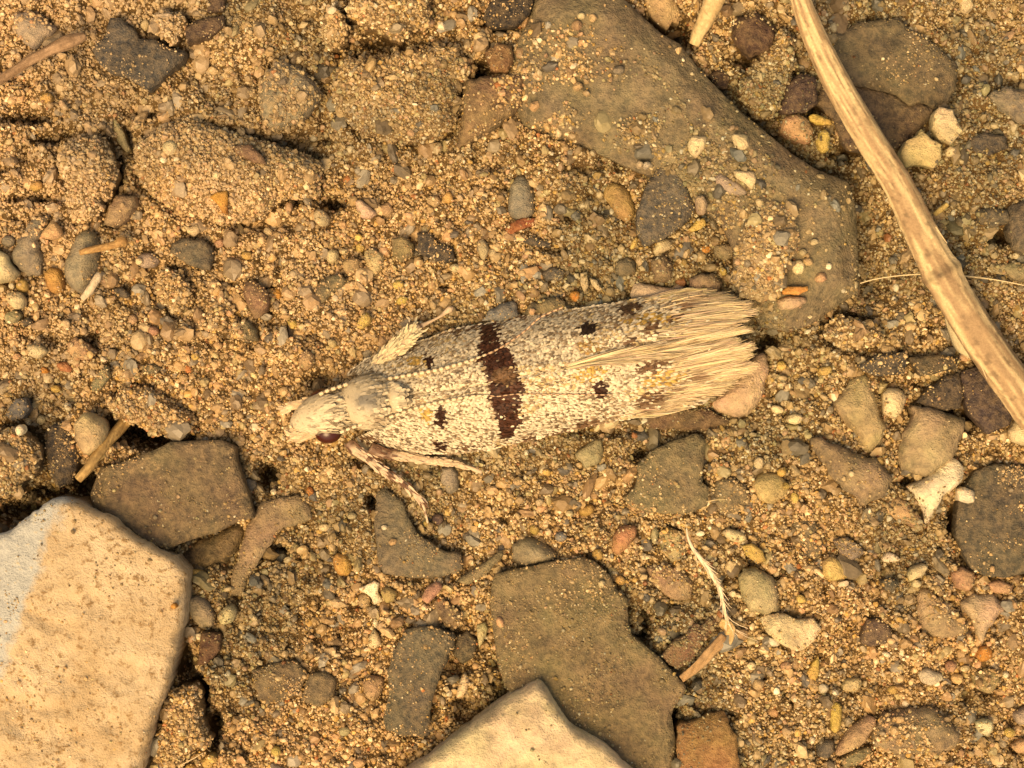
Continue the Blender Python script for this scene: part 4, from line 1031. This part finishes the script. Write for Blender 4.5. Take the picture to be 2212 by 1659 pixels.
for k in range(7):
    t0 = rng.uniform(.55, .85); i = int(t0 * 259); a = path[i]; b = path[min(i + 16, 259)]
    side = rng.choice([-1, 1], p=[.3, .7])
    nrm = np.cross(b - a, [0, 0, 1.0]); nrm /= np.linalg.norm(nrm)
    p = a + nrm * side * .2 + np.array([0, 0, rng.uniform(0, .15)])
    q = p + (b - a) * rng.uniform(.5, 1.2) + nrm * side * rng.uniform(.02, .10)
    fp.append(np.linspace(p, q, 5))
fp = np.array(fp)
o = ribbons(fp, np.tile(np.linspace(.03, .008, 5), (len(fp), 1)), np.tile([.46, .34, .19], (len(fp), 1)), 'loose_fibres', M_FIBRE, stem, 'stuff'); o.location = -stem.location

def simple_stick(name, label, cat, pts, n, base, dark, seed, **k):
    path, V, F, col = straw(name, pts, n, '', '', base, dark, seed, **k)
    c = path.mean(0)
    o = mesh_obj(name, V, F, M_PLANT, loc=tuple(c), col=col)
    return tag(o, label, cat)
simple_stick('straw_stub', 'short pale straw stub poking out over the dark gap', 'stub', [(1560,-40,.5,24), (1545,-5,.5,22), (1528,35,.45,19), (1510,70,.38,15), (1500,96,.32,12)], 40, (.60, .45, .24), (.48, .34, .17), 12)
simple_stick('twig', 'brown knobbly twig lying beside the lilac-grey stone', 'twig', [(-30,195,.45,9), (20,160,.45,10), (70,128,.46,11), (110,108,.47,12), (150,90,.5,15), (185,78,.45,9)], 60, (.36, .23, .14), (.23, .14, .08), 22, streak=2.2)
simple_stick('stick', 'small brown stick lying across the long grey oval pebble', 'stick', [(172,546,.5,6), (195,540,.5,7.5), (225,534,.45,8), (250,528,.42,9), (262,522,.40,12), (272,527,.34,8)], 40, (.50, .31, .13), (.33, .18, .07), 32, streak=1.5)
simple_stick('stick', 'broken brown stick wedged between round buff pebble and brown slate', 'stick', [(168,1036,.42,9), (185,1018,.42,11), (205,990,.36,11), (228,960,.22,11), (250,935,.05,13), (270,912,-.1,14)], 50, (.50, .33, .14), (.30, .19, .08), 42, streak=1.8)
simple_stick('root_piece', 'pale worm-like root piece below the long grey oval pebble', 'root', [(214,590,.36,5), (210,600,.38,8), (200,618,.38,8.5), (190,632,.36,8), (178,646,.33,6)], 30, (.58, .48, .34), (.48, .38, .26), 52, streak=2)
simple_stick('straw_piece', 'tiny ochre straw piece right of the straw stem', 'straw', [(2018,464,.25,5), (2032,453,.27,6), (2047,441,.25,5)], 20, (.56, .42, .16), (.42, .29, .1), 62)

def hair(name, label, pts, n, col):
    a = spline(pxpath(pts), n)
    V, F, I = tube(a[:, :3], a[:, 3], 6)
    o = mesh_obj(name, V, F, M_FIBRE, loc=tuple(a[:, :3].mean(0)), col=col)
    return tag(o, label, 'hair')
hair('plant_hair', 'fine pale hair running beneath the straw stem', [(1858,612,.38,1.2), (1890,603,.38,1.5), (1945,595,.36,1.6), (2000,592,.32,1.7), (2050,594,.30,1.7), (2100,598,.32,1.6), (2160,606,.32,1.5), (2240,622,.3,1.2)], 60, (.62, .50, .30))
hair('plant_hair', 'short fine hair beside the olive rounded-corner slate', [(1526,1084,.3,1), (1545,1080,.32,1.1), (1566,1079,.3,.9)], 16, (.55, .42, .22))
hair('plant_hair', 'thin straight hair at the foot of the orange clod', [(392,1652,.4,1.1), (415,1640,.42,1.3), (440,1626,.4,1)], 16, (.60, .46, .28))

# white frayed rootlet with a dry husk at its end
a = spline(pxpath([(1483,1140,.22,1.6), (1486,1160,.26,2.6), (1497,1185,.3,4), (1518,1212,.32,5.5), (1538,1240,.33,6), (1555,1272,.33,5.2), (1562,1305,.32,4), (1568,1330,.3,3.4), (1574,1348,.28,4)]), 60)
root_t = thing('rootlet', 'white frayed rootlet ending in a brown husk', 'rootlet', tuple(a[30, :3] - np.array([0, 0, .1])))
V, F, I = tube(a[:, :3], a[:, 3], 8, .8)
part('strand', V, F, M_FIBRE, root_t, (.74, .62, .45))
fp = []
for k in range(46):
    i = int(rng.uniform(8, 57)); p = a[i, :3] + rng.normal(0, .012, 3); t = a[min(i + 2, 59), :3] - a[max(i - 2, 0), :3]; t /= np.linalg.norm(t)
    s_ = np.cross(t, [0, 0, 1.0]) * rng.choice([-1, 1]); L = rng.uniform(.12, .4) * (1.4 if i > 44 else .8)
    w_ = rng.uniform(.15, .55) * (1.6 if i > 50 else .6)
    fp.append([p + t * L * u + s_ * L * w_ * u * u + np.array([0, 0, .05 * u]) for u in np.linspace(0, 1, 5)])
fp = np.array(fp)
o = ribbons(fp, np.tile(np.linspace(.016, .006, 5), (len(fp), 1)), np.tile([.70, .56, .38], (len(fp), 1)), 'loose_fibres', M_FIBRE, root_t, 'stuff'); o.location = -root_t.location
V, F = sheet([(1560,1334,.34), (1580,1345,.36), (1587,1370,.32), (1576,1396,.26)], [(1552,1352,.2), (1562,1362,.2), (1560,1380,.2), (1556,1394,.2)], 14, 6, 8, .1)
o = part('husk', V, F, M_PLANT, root_t, (.50, .34, .16)); o.modifiers.new('thickness', 'SOLIDIFY').thickness = .02

def litter(name, label, pa, pb_, seed, col, spot):
    V, F = sheet(pa, pb_, 22, 9, seed, .10)
    q = vnoise(V[:, 0] * 6, V[:, 1] * 6, seed)[:, None]
    o = mesh_obj(name, V, F, M_PLANT, loc=tuple(V.mean(0)), col=np.array(col) * q + np.array(spot) * (1 - q))
    o.modifiers.new('thickness', 'SOLIDIFY').thickness = .015
    return tag(o, label, 'leaf')
litter('dead_leaf', 'tan curled leaf edge along the dark brown leaf scrap', [(1558,1368,.32), (1540,1388,.36), (1505,1425,.34), (1468,1462,.28)], [(1585,1388,.22), (1556,1404,.24), (1520,1440,.22), (1476,1474,.2)], 6, (.42, .27, .14), (.30, .18, .09))
# ------------------------------------------------------------------ the moth
MID = np.array([(640,905),(700,890),(760,876),(878,857),(1038,833),(1126,813),(1231,791),(1281,779),(1356,766),(1461,750),(1604,720),(1640,714)], float)
UPE = np.array([(740,818),(757,803),(790,778),(830,759),(880,744),(926,733),(981,711),(1056,698),(1106,688),(1181,676),(1281,663),(1381,646),(1440,637),(1481,631),(1544,630),(1640,634)], float)
LOE = np.array([(740,930),(776,949),(806,966),(881,979),(981,979),(1056,971),(1118,956),(1181,941),(1281,918),(1356,903),(1431,888),(1481,876),(1544,863),(1640,848)], float)
RID = np.array([(740,.58),(800,.70),(880,.76),(960,.82),(1050,.84),(1250,.76),(1400,.70),(1500,.70),(1640,.72)], float)
ip = lambda a, v: np.interp(v, a[:, 0], a[:, 1])

def wing_pt(px, t, side, lift=0.0):
    """px along the body axis (overview pixels), t 0 at the seam .. 1 at the costa -> world xyz"""
    px = np.asarray(px, float); t = np.asarray(t, float)
    e = ip(UPE, px) if side > 0 else ip(LOE, px)
    m = ip(MID, px) + (1.0 if side > 0 else 1.0)
    py = m + (e - m) * t
    zr = ip(RID, px); ze = .16 + .10 * np.clip((px - 1350) / 250, 0, 1)
    z = ze + (zr - ze) * (1 - np.clip(t, 0, 1) ** 2.3)
    z = z - .05 * np.exp(-(t / .05) ** 2) + (.02 if side < 0 else 0) * np.exp(-(t / .2) ** 2)
    z = z + .03 * np.sin(np.clip(t, 0, 1) * 9 + px * .012) * np.clip((px - 900) / 200, 0, 1) * (1 - t)
    z = z + lift
    w = P(px, py, 0) * ((CAM_H - z) / CAM_H)[..., None]
    return np.concatenate([w, z[..., None]], -1), py

BAND = [np.array(q, float) for q in ([(1031,700),(1066,698),(1079,744),(1093,761),(1111,791),(1113,816),(1128,836),(1119,856),(1118,899),(1106,944),(1076,949),(1068,919),(1061,886),(1048,857),(1051,831),(1038,796),(1026,778),(1030,740)],)]
DARK = (.045, .016, .008); BRN = (.15, .08, .042); OCH = (.52, .33, .10); CRM = (.74, .64, .465)
SPOTS = [  # cx, cy, rx, ry, tilt, colour, strength
    (893,782,17,10,-.2,OCH,.8), (920,785,11,13,0,DARK,1), (917,898,16,14,0,OCH,.8), (946,901,12,25,.1,DARK,1), (945,963,15,9,0,DARK,.9),
    (1264,715,18,15,0,(.028,.014,.008),1), (1269,806,38,20,-.1,OCH,.5), (1292,841,15,17,0,DARK,1), (1401,868,34,21,-.1,BRN,.8), (1271,921,36,16,-.2,BRN,.8), (1300,905,40,16,-.2,(.33,.22,.13),.4), (1330,700,40,20,-.2,(.33,.22,.13),.35), (1450,850,40,14,-.2,BRN,.35), (1440,690,50,14,-.1,BRN,.35), (1110,960,50,8,-.2,BRN,.4), (1000,715,50,8,-.25,BRN,.35), (1100,690,40,7,-.15,BRN,.5), (860,760,40,10,-.4,BRN,.4),
    (1399,792,40,13,-.25,BRN,.8), (1509,815,24,11,.1,BRN,.95), (1354,668,26,11,-.3,(.10,.055,.03),.85), (1481,661,30,11,-.2,BRN,.9), (1394,713,17,13,0,BRN,.85),
    (1389,691,58,12,-.05,OCH,.65), (1429,818,46,19,-.1,OCH,.55), (1356,741,20,10,0,BRN,.6), (1269,751,28,12,0,(.40,.24,.09),.6), (1200,935,30,8,-.2,BRN,.6),
    (775,830,18,9,0,BRN,.6), (790,950,24,12,.2,BRN,.7), (830,970,30,8,.1,BRN,.6), (1170,676,30,8,-.2,BRN,.6), (1000,968,30,6,0,BRN,.4), (1150,945,20,7,0,BRN,.5)]

def wing_colour(px, py, jitter=True):
    n = len(px)
    jx = px + (rng.normal(0, 3.2, n) if jitter else 0); jy = py + (rng.normal(0, 3.2, n) if jitter else 0)
    col = np.tile(np.array(CRM), (n, 1)) * rng.uniform(.86, 1.1, (n, 1))
    pat = fbm(px / 45, py / 30, 12, 3)[:, None]
    col = col * (1 + .10 * pat)
    sp = rng.uniform(0, 1, n) < (.19 + .32 * np.clip(pat[:, 0] + .15, 0, 1))
    col[sp] = np.array([.28, .205, .13]) * rng.uniform(.6, 1.5, (sp.sum(), 1))
    yl = (fbm(px / 60 + 3, py / 40, 19, 2) > .25) & (rng.uniform(0, 1, n) < .3)
    col[yl] = np.array([.60, .45, .24]) * rng.uniform(.8, 1.1, (yl.sum(), 1))
    for cx, cy, rx, ry, th, c, s in SPOTS:
        dx, dy = jx - cx, jy - cy
        u = (dx * math.cos(th) + dy * math.sin(th)) / rx; v = (-dx * math.sin(th) + dy * math.cos(th)) / ry
        m = (u * u + v * v < 1) & (rng.uniform(0, 1, n) < s)
        col[m] = np.array(c) * rng.uniform(.75, 1.25, (m.sum(), 1))
    for b in BAND:
        m = inpoly(jx, jy, b)
        mid = m & (((px - 1083) / 27) ** 2 + ((py - 815) / 17) ** 2 < 1.2)
        mm = m & (rng.uniform(0, 1, n) < .96); col[mm] = np.array(DARK) * rng.uniform(.6, 2.2, (mm.sum(), 1))
        col[mid] = np.array([.15, .08, .04]) * rng.uniform(.6, 1.4, (mid.sum(), 1))
    return col

mo = P(1100, 835, 0)
moth = thing('moth', 'small cream moth with dark cross band and frayed wing tips resting on sand', 'moth', (mo[0], mo[1], .02))

# body: one continuous lofted surface, head to abdomen tip
SEC = np.array([  # px, py, centre z, half width px, half height mm
    (628,930,.40,3,.03), (634,926,.41,14,.10), (645,917,.43,24,.17), (660,908,.45,34,.25), (685,897,.47,43,.31), (712,888,.48,44,.34), (735,882,.46,38,.27), (748,879,.47,42,.29), (770,874,.50,55,.39), (800,868,.51,60,.44), (824,864,.50,54,.42), (836,862,.47,42,.37), (850,860,.51,38,.44), (864,858,.51,32,.45), (874,857,.48,24,.40), (880,857,.42,22,.26),
    (900,853,.38,44,.22), (1000,838,.36,46,.22), (1150,808,.34,42,.20), (1300,776,.32,30,.16), (1420,757,.30,14,.09), (1450,752,.30,3,.03)], float)
n = 110
S_ = spline(np.column_stack([SEC[:, 0] / PX, SEC[:, 1] / PX, SEC[:, 2], SEC[:, 3] / PX, SEC[:, 4]]), n)
K = 36
V = []; bpx = []
for i in range(n):
    t = S_[min(i + 1, n - 1), :2] - S_[max(i - 1, 0), :2]; t /= np.linalg.norm(t); nn = np.array([-t[1], t[0]])
    for j in range(K):
        a = 2 * math.pi * j / K
        q = S_[i, :2] + nn * math.cos(a) * S_[i, 3]; z = S_[i, 2] + math.sin(a) * S_[i, 4]
        z += .012 * (vnoise(q[0] * 9, q[1] * 9, 4) - .5)
        w = P(q[0] * PX, q[1] * PX, z); V.append((w[0], w[1], z)); bpx.append(q * PX)
bpx = np.array(bpx); V = np.array(V)
F = [[i * K + j, i * K + (j + 1) % K, (i + 1) * K + (j + 1) % K, (i + 1) * K + j] for i in range(n - 1) for j in range(K)]
F += [list(range(K))[::-1], [(n - 1) * K + j for j in range(K)]]
def body_colour(x, y):
    c = np.tile(np.array([.54, .45, .31]), (len(x), 1))
    g = np.exp(-(((x - 792) / 27) ** 2 + ((y - 866) / 20) ** 2))[:, None] * (.75 + .8 * vnoise(x / 9, y / 9, 8))[:, None]; g = np.clip(g, 0, 1)
    c = c * (1 - .95 * g) + np.array([.14, .13, .11]) * .95 * g
    b = np.exp(-(((x - 877) / 7) ** 2 + ((y - 857) / 20) ** 2))[:, None]
    c = c * (1 - .85 * b) + np.array([.08, .06, .04]) * .85 * b
    d = np.exp(-(((x - 812) / 14) ** 2 + ((y - 905) / 9) ** 2))[:, None] + np.exp(-(((x - 702) / 12) ** 2 + ((y - 850) / 7) ** 2))[:, None]
    d = np.clip(d, 0, 1)
    return c * (1 - .7 * d) + np.array([.16, .10, .06]) * .7 * d
body = part('body', V, F, M_BODY, moth, body_colour(bpx[:, 0], bpx[:, 1]))

def scales(pos, direc, nrm, length, width, col, tipcol, name, parent):
    """flat overlapping scales: pos/direc/nrm m x 3"""
    m = len(pos)
    side = np.cross(direc, nrm); side /= np.maximum(np.linalg.norm(side, axis=1, keepdims=True), 1e-9)
    nr = np.cross(side, direc)
    prof = [(0, .30, .0), (.35, .95, .10), (.75, 1.0, .16), (1.0, .55, .15)]
    rows = []
    for u, wd, lf in prof:
        c = pos + direc * (length * u)[:, None] + nr * (length * lf)[:, None]
        h = side * (width * wd / 2)[:, None]
        rows += [c - h, c + h]
    V = np.stack(rows, 1).reshape(-1, 3)
    b = (np.arange(m) * 8)[:, None] + (np.arange(3) * 2)[None]
    F = np.stack([b, b + 1, b + 3, b + 2], -1).reshape(-1, 4)
    cc = np.stack([col, col, col, col, col * .5 + tipcol * .5, col * .5 + tipcol * .5, tipcol, tipcol], 1).reshape(-1, 3)
    o = part(name, V, F, M_SCALE, parent, cc, smooth=False)
    o['kind'] = 'stuff'
    return o

# scales laid over head and thorax
top = np.nonzero((V[:, 2] > S_[np.repeat(np.arange(n), K), 2] - .05) & (bpx[:, 0] < 882) & (bpx[:, 0] > 634))[0]
pick = rng.choice(top, 1300)
ring = pick // K; aa = (pick % K) / K * 2 * math.pi + rng.uniform(-.1, .1, len(pick))
ps = V[pick] + rng.normal(0, .012, (len(pick), 3)) * np.array([1, 1, .2])
cen = np.array([np.append(P(S_[i, 0] * PX, S_[i, 1] * PX, S_[i, 2]), S_[i, 2]) for i in ring])
nr = ps - cen; nr[:, 0] *= .4; nr /= np.linalg.norm(nr, axis=1, keepdims=True)
dr = np.tile(np.array([.97, .16, 0]), (len(pick), 1)) + rng.normal(0, .18, (len(pick), 3))
dr -= nr * (dr * nr).sum(1, keepdims=True); dr /= np.linalg.norm(dr, axis=1, keepdims=True)
bc = body_colour(bpx[pick, 0], bpx[pick, 1]) * rng.uniform(.55, 1.3, (len(pick), 1))
head = bpx[pick, 0] < 735
scales(ps + nr * .002, dr, nr, np.where(head, .13, .085) * rng.uniform(.7, 1.2, len(pick)), np.where(head, .035, .045) * rng.uniform(.7, 1.2, len(pick)), bc, bc * rng.uniform(.7, 1.15, (len(pick), 1)), 'body_scales', body)

def eye(px, py, z, rx, ry, rz, th):
    v, f = ico(3)
    v = v * np.array([rx / PX, ry / PX, rz])
    c, s = math.cos(th), math.sin(th)
    v = np.stack([v[:, 0] * c - v[:, 1] * s, v[:, 0] * s + v[:, 1] * c, v[:, 2]], 1)
    w = P(px, py, z)
    return part('eye', v + np.array([w[0], w[1], z]), f.tolist(), M_EYE, moth, None)
eye(709, 934, .42, 29, 24, .17, .05)
eye(693, 858, .40, 26, 18, .16, .3)

WX0 = {1: np.array([(0, 862), (1, 748)], float), -1: np.array([(0, 862), (1, 768)], float)}
def wing(side):
    nu, nv = 90, 26
    V = []; PXY = []
    for i in range(nu):
        for j in range(nv):
            t = j / (nv - 1)
            x0 = ip(WX0[side], t); x1 = 1490 - 40 * (2 * t - 1) ** 2
            px = x0 + (x1 - x0) * i / (nu - 1)
            w, py = wing_pt(np.array([px]), np.array([t]), side)
            V.append(w[0]); PXY.append((px, py[0]))
    F = [[i * nv + j, i * nv + j + 1, (i + 1) * nv + j + 1, (i + 1) * nv + j] for i in range(nu - 1) for j in range(nv - 1)]
    if side > 0: F = [f[::-1] for f in F]
    PXY = np.array(PXY)
    o = part('forewing', V, F, M_SCALE, moth, wing_colour(PXY[:, 0], PXY[:, 1], False) * .8)
    sm = o.modifiers.new('thickness', 'SOLIDIFY'); sm.thickness = .02; sm.offset = -1
    # overlapping scales in staggered rows
    pxs, ts = [], []
    for k, t in enumerate(np.linspace(.005, .995, 60)):
        x0 = ip(WX0[side], t); x1 = 1535 - 30 * (2 * t - 1) ** 2
        xs = np.arange(x0 + (k % 2) * 2.7, x1, 5.4)
        pxs.append(xs + rng.normal(0, 1.2, len(xs))); ts.append(np.full(len(xs), t) + rng.normal(0, .006, len(xs)))
    pxs = np.concatenate(pxs); ts = np.clip(np.concatenate(ts), .0, 1.0)
    clump = np.clip(fbm(pxs / 9, ts * 26, 44 + side, 2) * 1.3, -.3, 1) * .022
    a, py = wing_pt(pxs, ts, side, .006); a[:, 2] += clump; b, _ = wing_pt(pxs + 4, ts, side, .003); c, _ = wing_pt(pxs, ts + .02, side, .003)
    d = b - a; d /= np.linalg.norm(d, axis=1, keepdims=True)
    d = d + rng.normal(0, .10, d.shape); 
    e = c - a
    nn = np.cross(d, e) * (1 if side > 0 else -1)
    nn /= np.linalg.norm(nn, axis=1, keepdims=True)
    nn[nn[:, 2] < 0] *= -1
    d -= nn * (d * nn).sum(1, keepdims=True); d /= np.linalg.norm(d, axis=1, keepdims=True)
    d = d + nn * rng.normal(.07, .07, (len(d), 1))
    col = wing_colour(pxs, py)
    tip = col * (rng.uniform(.45, 1.05, (len(col), 1)) - .1 * (clump[:, None] < 0))
    L = rng.uniform(.055, .085, len(pxs)) * (1 + .9 * np.clip((pxs - 1300) / 200, 0, 1))
    scales(a, d, nn, L, rng.uniform(.030, .046, len(pxs)), col, tip, 'wing_scales', o)
    # long fringe hairs
    m = 3800
    t = np.clip(rng.uniform(0, 1, m) ** 1.0, .0, 1.0)
    lock = .55 * vnoise(t * 13, np.full(m, side * 3.3), 71) + .45 * vnoise(t * 34, np.full(m, side * 5.3), 75)
    if side > 0: xm = np.interp(t, [0, .1, .4, .7, .85, .93, 1], [1584, 1603, 1612, 1610, 1596, 1572, 1535])
    else: xm = np.interp(t, [0, .1, .3, .5, .7, .85, .94, 1], [1588, 1606, 1622, 1616, 1596, 1566, 1530, 1490])
    xe = xm - 70 * (1 - rng.uniform(0, 1, m) ** .5) + 80 * (lock - .6) + rng.normal(0, 6, m)
    Lh = rng.uniform(60, 165, m) * (1 - .2 * t)
    s = 6
    # hairs along the seam start far forward
    inner = rng.uniform(0, 1, m) < .07
    t = np.where(inner, rng.uniform(0, .05, m), t); fan = np.where(inner, rng.uniform(-.02, .13, m), 0)
    xe = np.where(inner, rng.uniform(1330, 1560, m), xe); Lh = np.where(inner, np.minimum(rng.uniform(70, 200, m), xe - 1180 - rng.uniform(0, 90, m)), Lh)
    u = np.linspace(0, 1, s)[None]
    xx = (xe - Lh)[:, None] + Lh[:, None] * u
    spread = (t - .45) * .16 * np.clip(1 - np.abs(t - .5), .2, 1)
    tt = t[:, None] + (rng.normal(0, .06, (m, 1)) + spread[:, None]) * (u - .3) + .05 * (lock[:, None] - .5) * u + rng.normal(0, .01, (m, 1))
    tt = np.where(inner[:, None], np.abs(t[:, None] + fan[:, None] * u ** 1.5), np.clip(tt, 0, 1.07))
    lift = .13 * (lock[:, None] - .45) * u + (.012 + .05 * rng.uniform(0, 1, (m, 1))) * np.minimum(1, u * 2.5) + .05 * u * rng.uniform(-.4, 1, (m, 1))
    w, py = wing_pt(xx, tt, side, 0.0)
    w[..., 2] += lift
    wd = rng.uniform(.008, .017, (m, 1)) * np.array([.6, 1, 1, .95, .75, .3])[None]
    base = np.array([.64, .50, .31]) * rng.uniform(.68, 1.2, (m, 1)) * (.72 + .5 * lock[:, None]) + rng.normal(0, .02, (m, 3))  # hairs darker between locks: the gap shade is put into their colour
    dkh = rng.uniform(0, 1, m) < .13; base[dkh] *= np.array([.45, .40, .36])
    hc = np.repeat(base[:, None, :], s, 1)
    mx = xx.ravel(); my = py.ravel()
    pc = wing_colour(mx, my).reshape(m, s, 3)
    dk = (pc.mean(2) < .22) & (xx < 1545)
    hc[dk] = hc[dk] * .12 + pc[dk] * .88
    hc = np.clip(hc, .01, .9)
    f = ribbons(w, wd, hc, 'fringe', M_SCALE, o, 'stuff')
    f.location = -moth.location - o.location
    return o
wing(1); wing(-1)

def wz(px, py):
    side = 1 if py < ip(MID, px) else -1
    e = ip(UPE, px) if side > 0 else ip(LOE, px); m = ip(MID, px)
    t = np.clip((py - m) / (e - m), 0, 1.0)
    w, _ = wing_pt(np.array([px]), np.array([t]), side)
    return w[0, 2]

def antenna(pts, n, r0, r1, thin_from):
    a = spline(np.array(pts, float), n)
    rows = []; cols = []
    u = np.linspace(0, 1, n)
    L = np.r_[0, np.cumsum(np.hypot(*np.diff(a[:, :2], axis=0).T))]
    for i in range(n):
        ph = (L[i] % 14.0) / 14.0
        r = r0 + (r1 - r0) * np.clip((u[i] - thin_from) / .15 + .5, 0, 1)
        bead = ph < .62
        rows.append((a[i, 0], a[i, 1], a[i, 2] + .02, r * (1.15 if bead else .72)))
        far = u[i] > thin_from + .05
        cols.append(((.55, .36, .22) if far else (.66, .55, .37)) if bead else ((.20, .10, .06) if far else (.27, .19, .11)))
    w = pxpath(rows)
    V, F, I = tube(w[:, :3], w[:, 3], 8)
    return part('antenna', V, F, M_BODY, moth, np.array(cols)[[i for i, _ in I]])
up = [(690,852), (716,841), (780,822), (831,819), (906,806), (956,796), (1026,775), (1081,751), (1131,717), (1161,690), (1184,677), (1215,664)]
lo = [(735,934), (752,927), (768,921), (798,912), (828,906), (856,896), (893,883), (931,872), (968,865), (1011,857), (1051,854), (1076,856), (1119,851), (1200,852), (1324,853)]
antenna([(x, y, (max(wz(x, y), .55) if x > 740 else .62) + .03) for x, y in up], 620, 3.7, 1.9, .60)
antenna([(x, y, (max(wz(x, y), .62) if x > 740 else .60) + (.10 if x < 880 else .03)) for x, y in lo], 700, 3.2, 1.3, .50)

def limb(name, pts, n, bands, hairs, hcol, seed, hdir=(0.6, .8), hmax=.82):
    a = spline(pxpath(pts), n)
    V, F, I = tube(a[:, :3], a[:, 3], 10, .85)
    u = np.array([i for i, _ in I]) / n
    col = np.tile(np.array([.58, .43, .29]), (len(u), 1))
    for c, w in bands:
        q = np.clip(1.3 - np.abs(u - c) / w, 0, 1)[:, None] * .9
        col = col * (1 - q) + np.array([.12, .055, .03]) * q
    col = col * (.8 + .4 * vnoise(u * 60, np.array([t for _, t in I]) * 2, seed))[:, None]
    o = part(name, V, F, M_BODY, moth, col)
    fp = []; fc = []
    for k in range(hairs):
        i = int(rng.uniform(2, n * hmax)); t = a[min(i + 2, n - 1), :3] - a[max(i - 2, 0), :3]; t /= np.linalg.norm(t)
        ang = rng.uniform(-.3, math.pi + .3)
        s_ = np.cross(t, [0, 0, 1.0]); s_ /= np.linalg.norm(s_)
        q = s_ * math.cos(ang) + np.array([0, 0, 1.0]) * math.sin(ang)
        p = a[i, :3] + q * a[i, 3] * .9
        L = rng.uniform(.05, .13) * (1.7 if rng.uniform() < .12 and hairs > 90 else 1)
        fp.append([p + t * L * v + q * L * hdir[0] * v * rng.uniform(.2, .5) for v in np.linspace(0, 1, 4)])
        j = i / n; dk = any(abs(j - c) < w for c, w in bands)
        fc.append(np.array([.14, .07, .04]) if dk else np.array(hcol) * rng.uniform(.75, 1.15))
    fp = np.array(fp)
    h = ribbons(fp, np.tile([.03, .034, .028, .008], (hairs, 1)), np.array(fc), 'leg_scales', M_SCALE, o, 'stuff')
    h.location = -moth.location - o.location
    return o
limb('leg', [(752,955,.34,12), (766,971,.33,11), (792,990,.28,9.5), (820,1010,.22,8.5), (848,1028,.17,7), (874,1045,.13,6), (884,1056,.11,5), (896,1068,.10,4), (912,1088,.08,3.2), (919,1108,.06,2.8), (924,1130,.05,2.2)], 90, [(.02, .05), (.22, .02), (.33, .03), (.44, .03), (.57, .035), (.68, .03), (.8, .03), (.9, .02)], 110, (.62, .46, .32), 3)
limb('leg', [(800,966,.34,13), (828,979,.30,11), (865,985,.26,9), (903,992,.20,8), (935,995,.15,7), (965,999,.12,6), (990,1004,.10,4), (1012,1009,.10,4), (1030,1016,.08,5), (1041,1020,.07,4)], 80, [(.03, .08), (.16, .05)], 90, (.58, .43, .28), 5)
limb('leg', [(800,806,.32,9), (825,780,.34,13), (850,758,.36,16), (875,735,.35,15), (898,712,.32,10), (915,702,.27,5), (935,692,.22,3), (952,683,.18,3), (962,675,.15,5), (972,668,.14,7), (979,664,.12,2)], 80, [(.62, .02)], 240, (.62, .53, .34), 7, (1.3, .8), .58)

def palp(pts, n, col, hairs):
    a = spline(pxpath(pts), n)
    V, F, I = tube(a[:, :3], a[:, 3], 10)
    o = part('palp', V, F, M_BODY, moth, np.array(col))
    fp = []
    for k in range(hairs):
        i = int(rng.uniform(1, n - 2)); t = a[i + 1, :3] - a[i - 1, :3]; t /= np.linalg.norm(t)
        q = rng.normal(0, 1, 3); q[2] = abs(q[2]); q -= t * (q @ t); q /= np.linalg.norm(q)
        p = a[i, :3] + q * a[i, 3]; L = rng.uniform(.05, .12)
        fp.append([p + (t * .9 + q * .25) * L * v for v in np.linspace(0, 1, 4)])
    h = ribbons(np.array(fp), np.tile([.03, .036, .03, .01], (hairs, 1)), np.array(col) * rng.uniform(.75, 1.15, (hairs, 1)), 'palp_scales', M_SCALE, o, 'stuff')
    h.location = -moth.location - o.location
palp([(700,928,.40,8), (672,934,.42,10), (650,938,.44,13), (634,936,.46,12), (626,926,.48,6)], 26, (.66, .50, .32), 110)
palp([(690,858,.40,6), (668,866,.42,7), (650,872,.44,7), (628,879,.46,7.5), (606,884,.46,3)], 26, (.66, .50, .32), 70)
# a few stiff dark bristles between head and collar
fp = []
for k in range(14):
    b0 = np.array([*P(727, 922, .76), .76]); th = rng.uniform(1.2, 2.6)
    L = rng.uniform(.12, .26); d_ = np.array([math.cos(th), math.sin(th), .35]); fp.append([b0 + d_ * L * u + np.array([0, 0, -.1 * L * u * u]) for u in np.linspace(0, 1, 4)])
o = ribbons(np.array(fp), np.tile([.014, .012, .010, .004], (14, 1)), np.tile([.20, .15, .09], (14, 1)), 'collar_bristles', M_SCALE, moth, 'stuff'); o.location = -moth.location
print('OBJECTS', len(sc.objects), 'TRIS', sum(len(o.data.polygons) * (2 if len(o.data.polygons) and len(o.data.polygons[0].vertices) == 4 else 1) for o in sc.objects if o.type == 'MESH'))
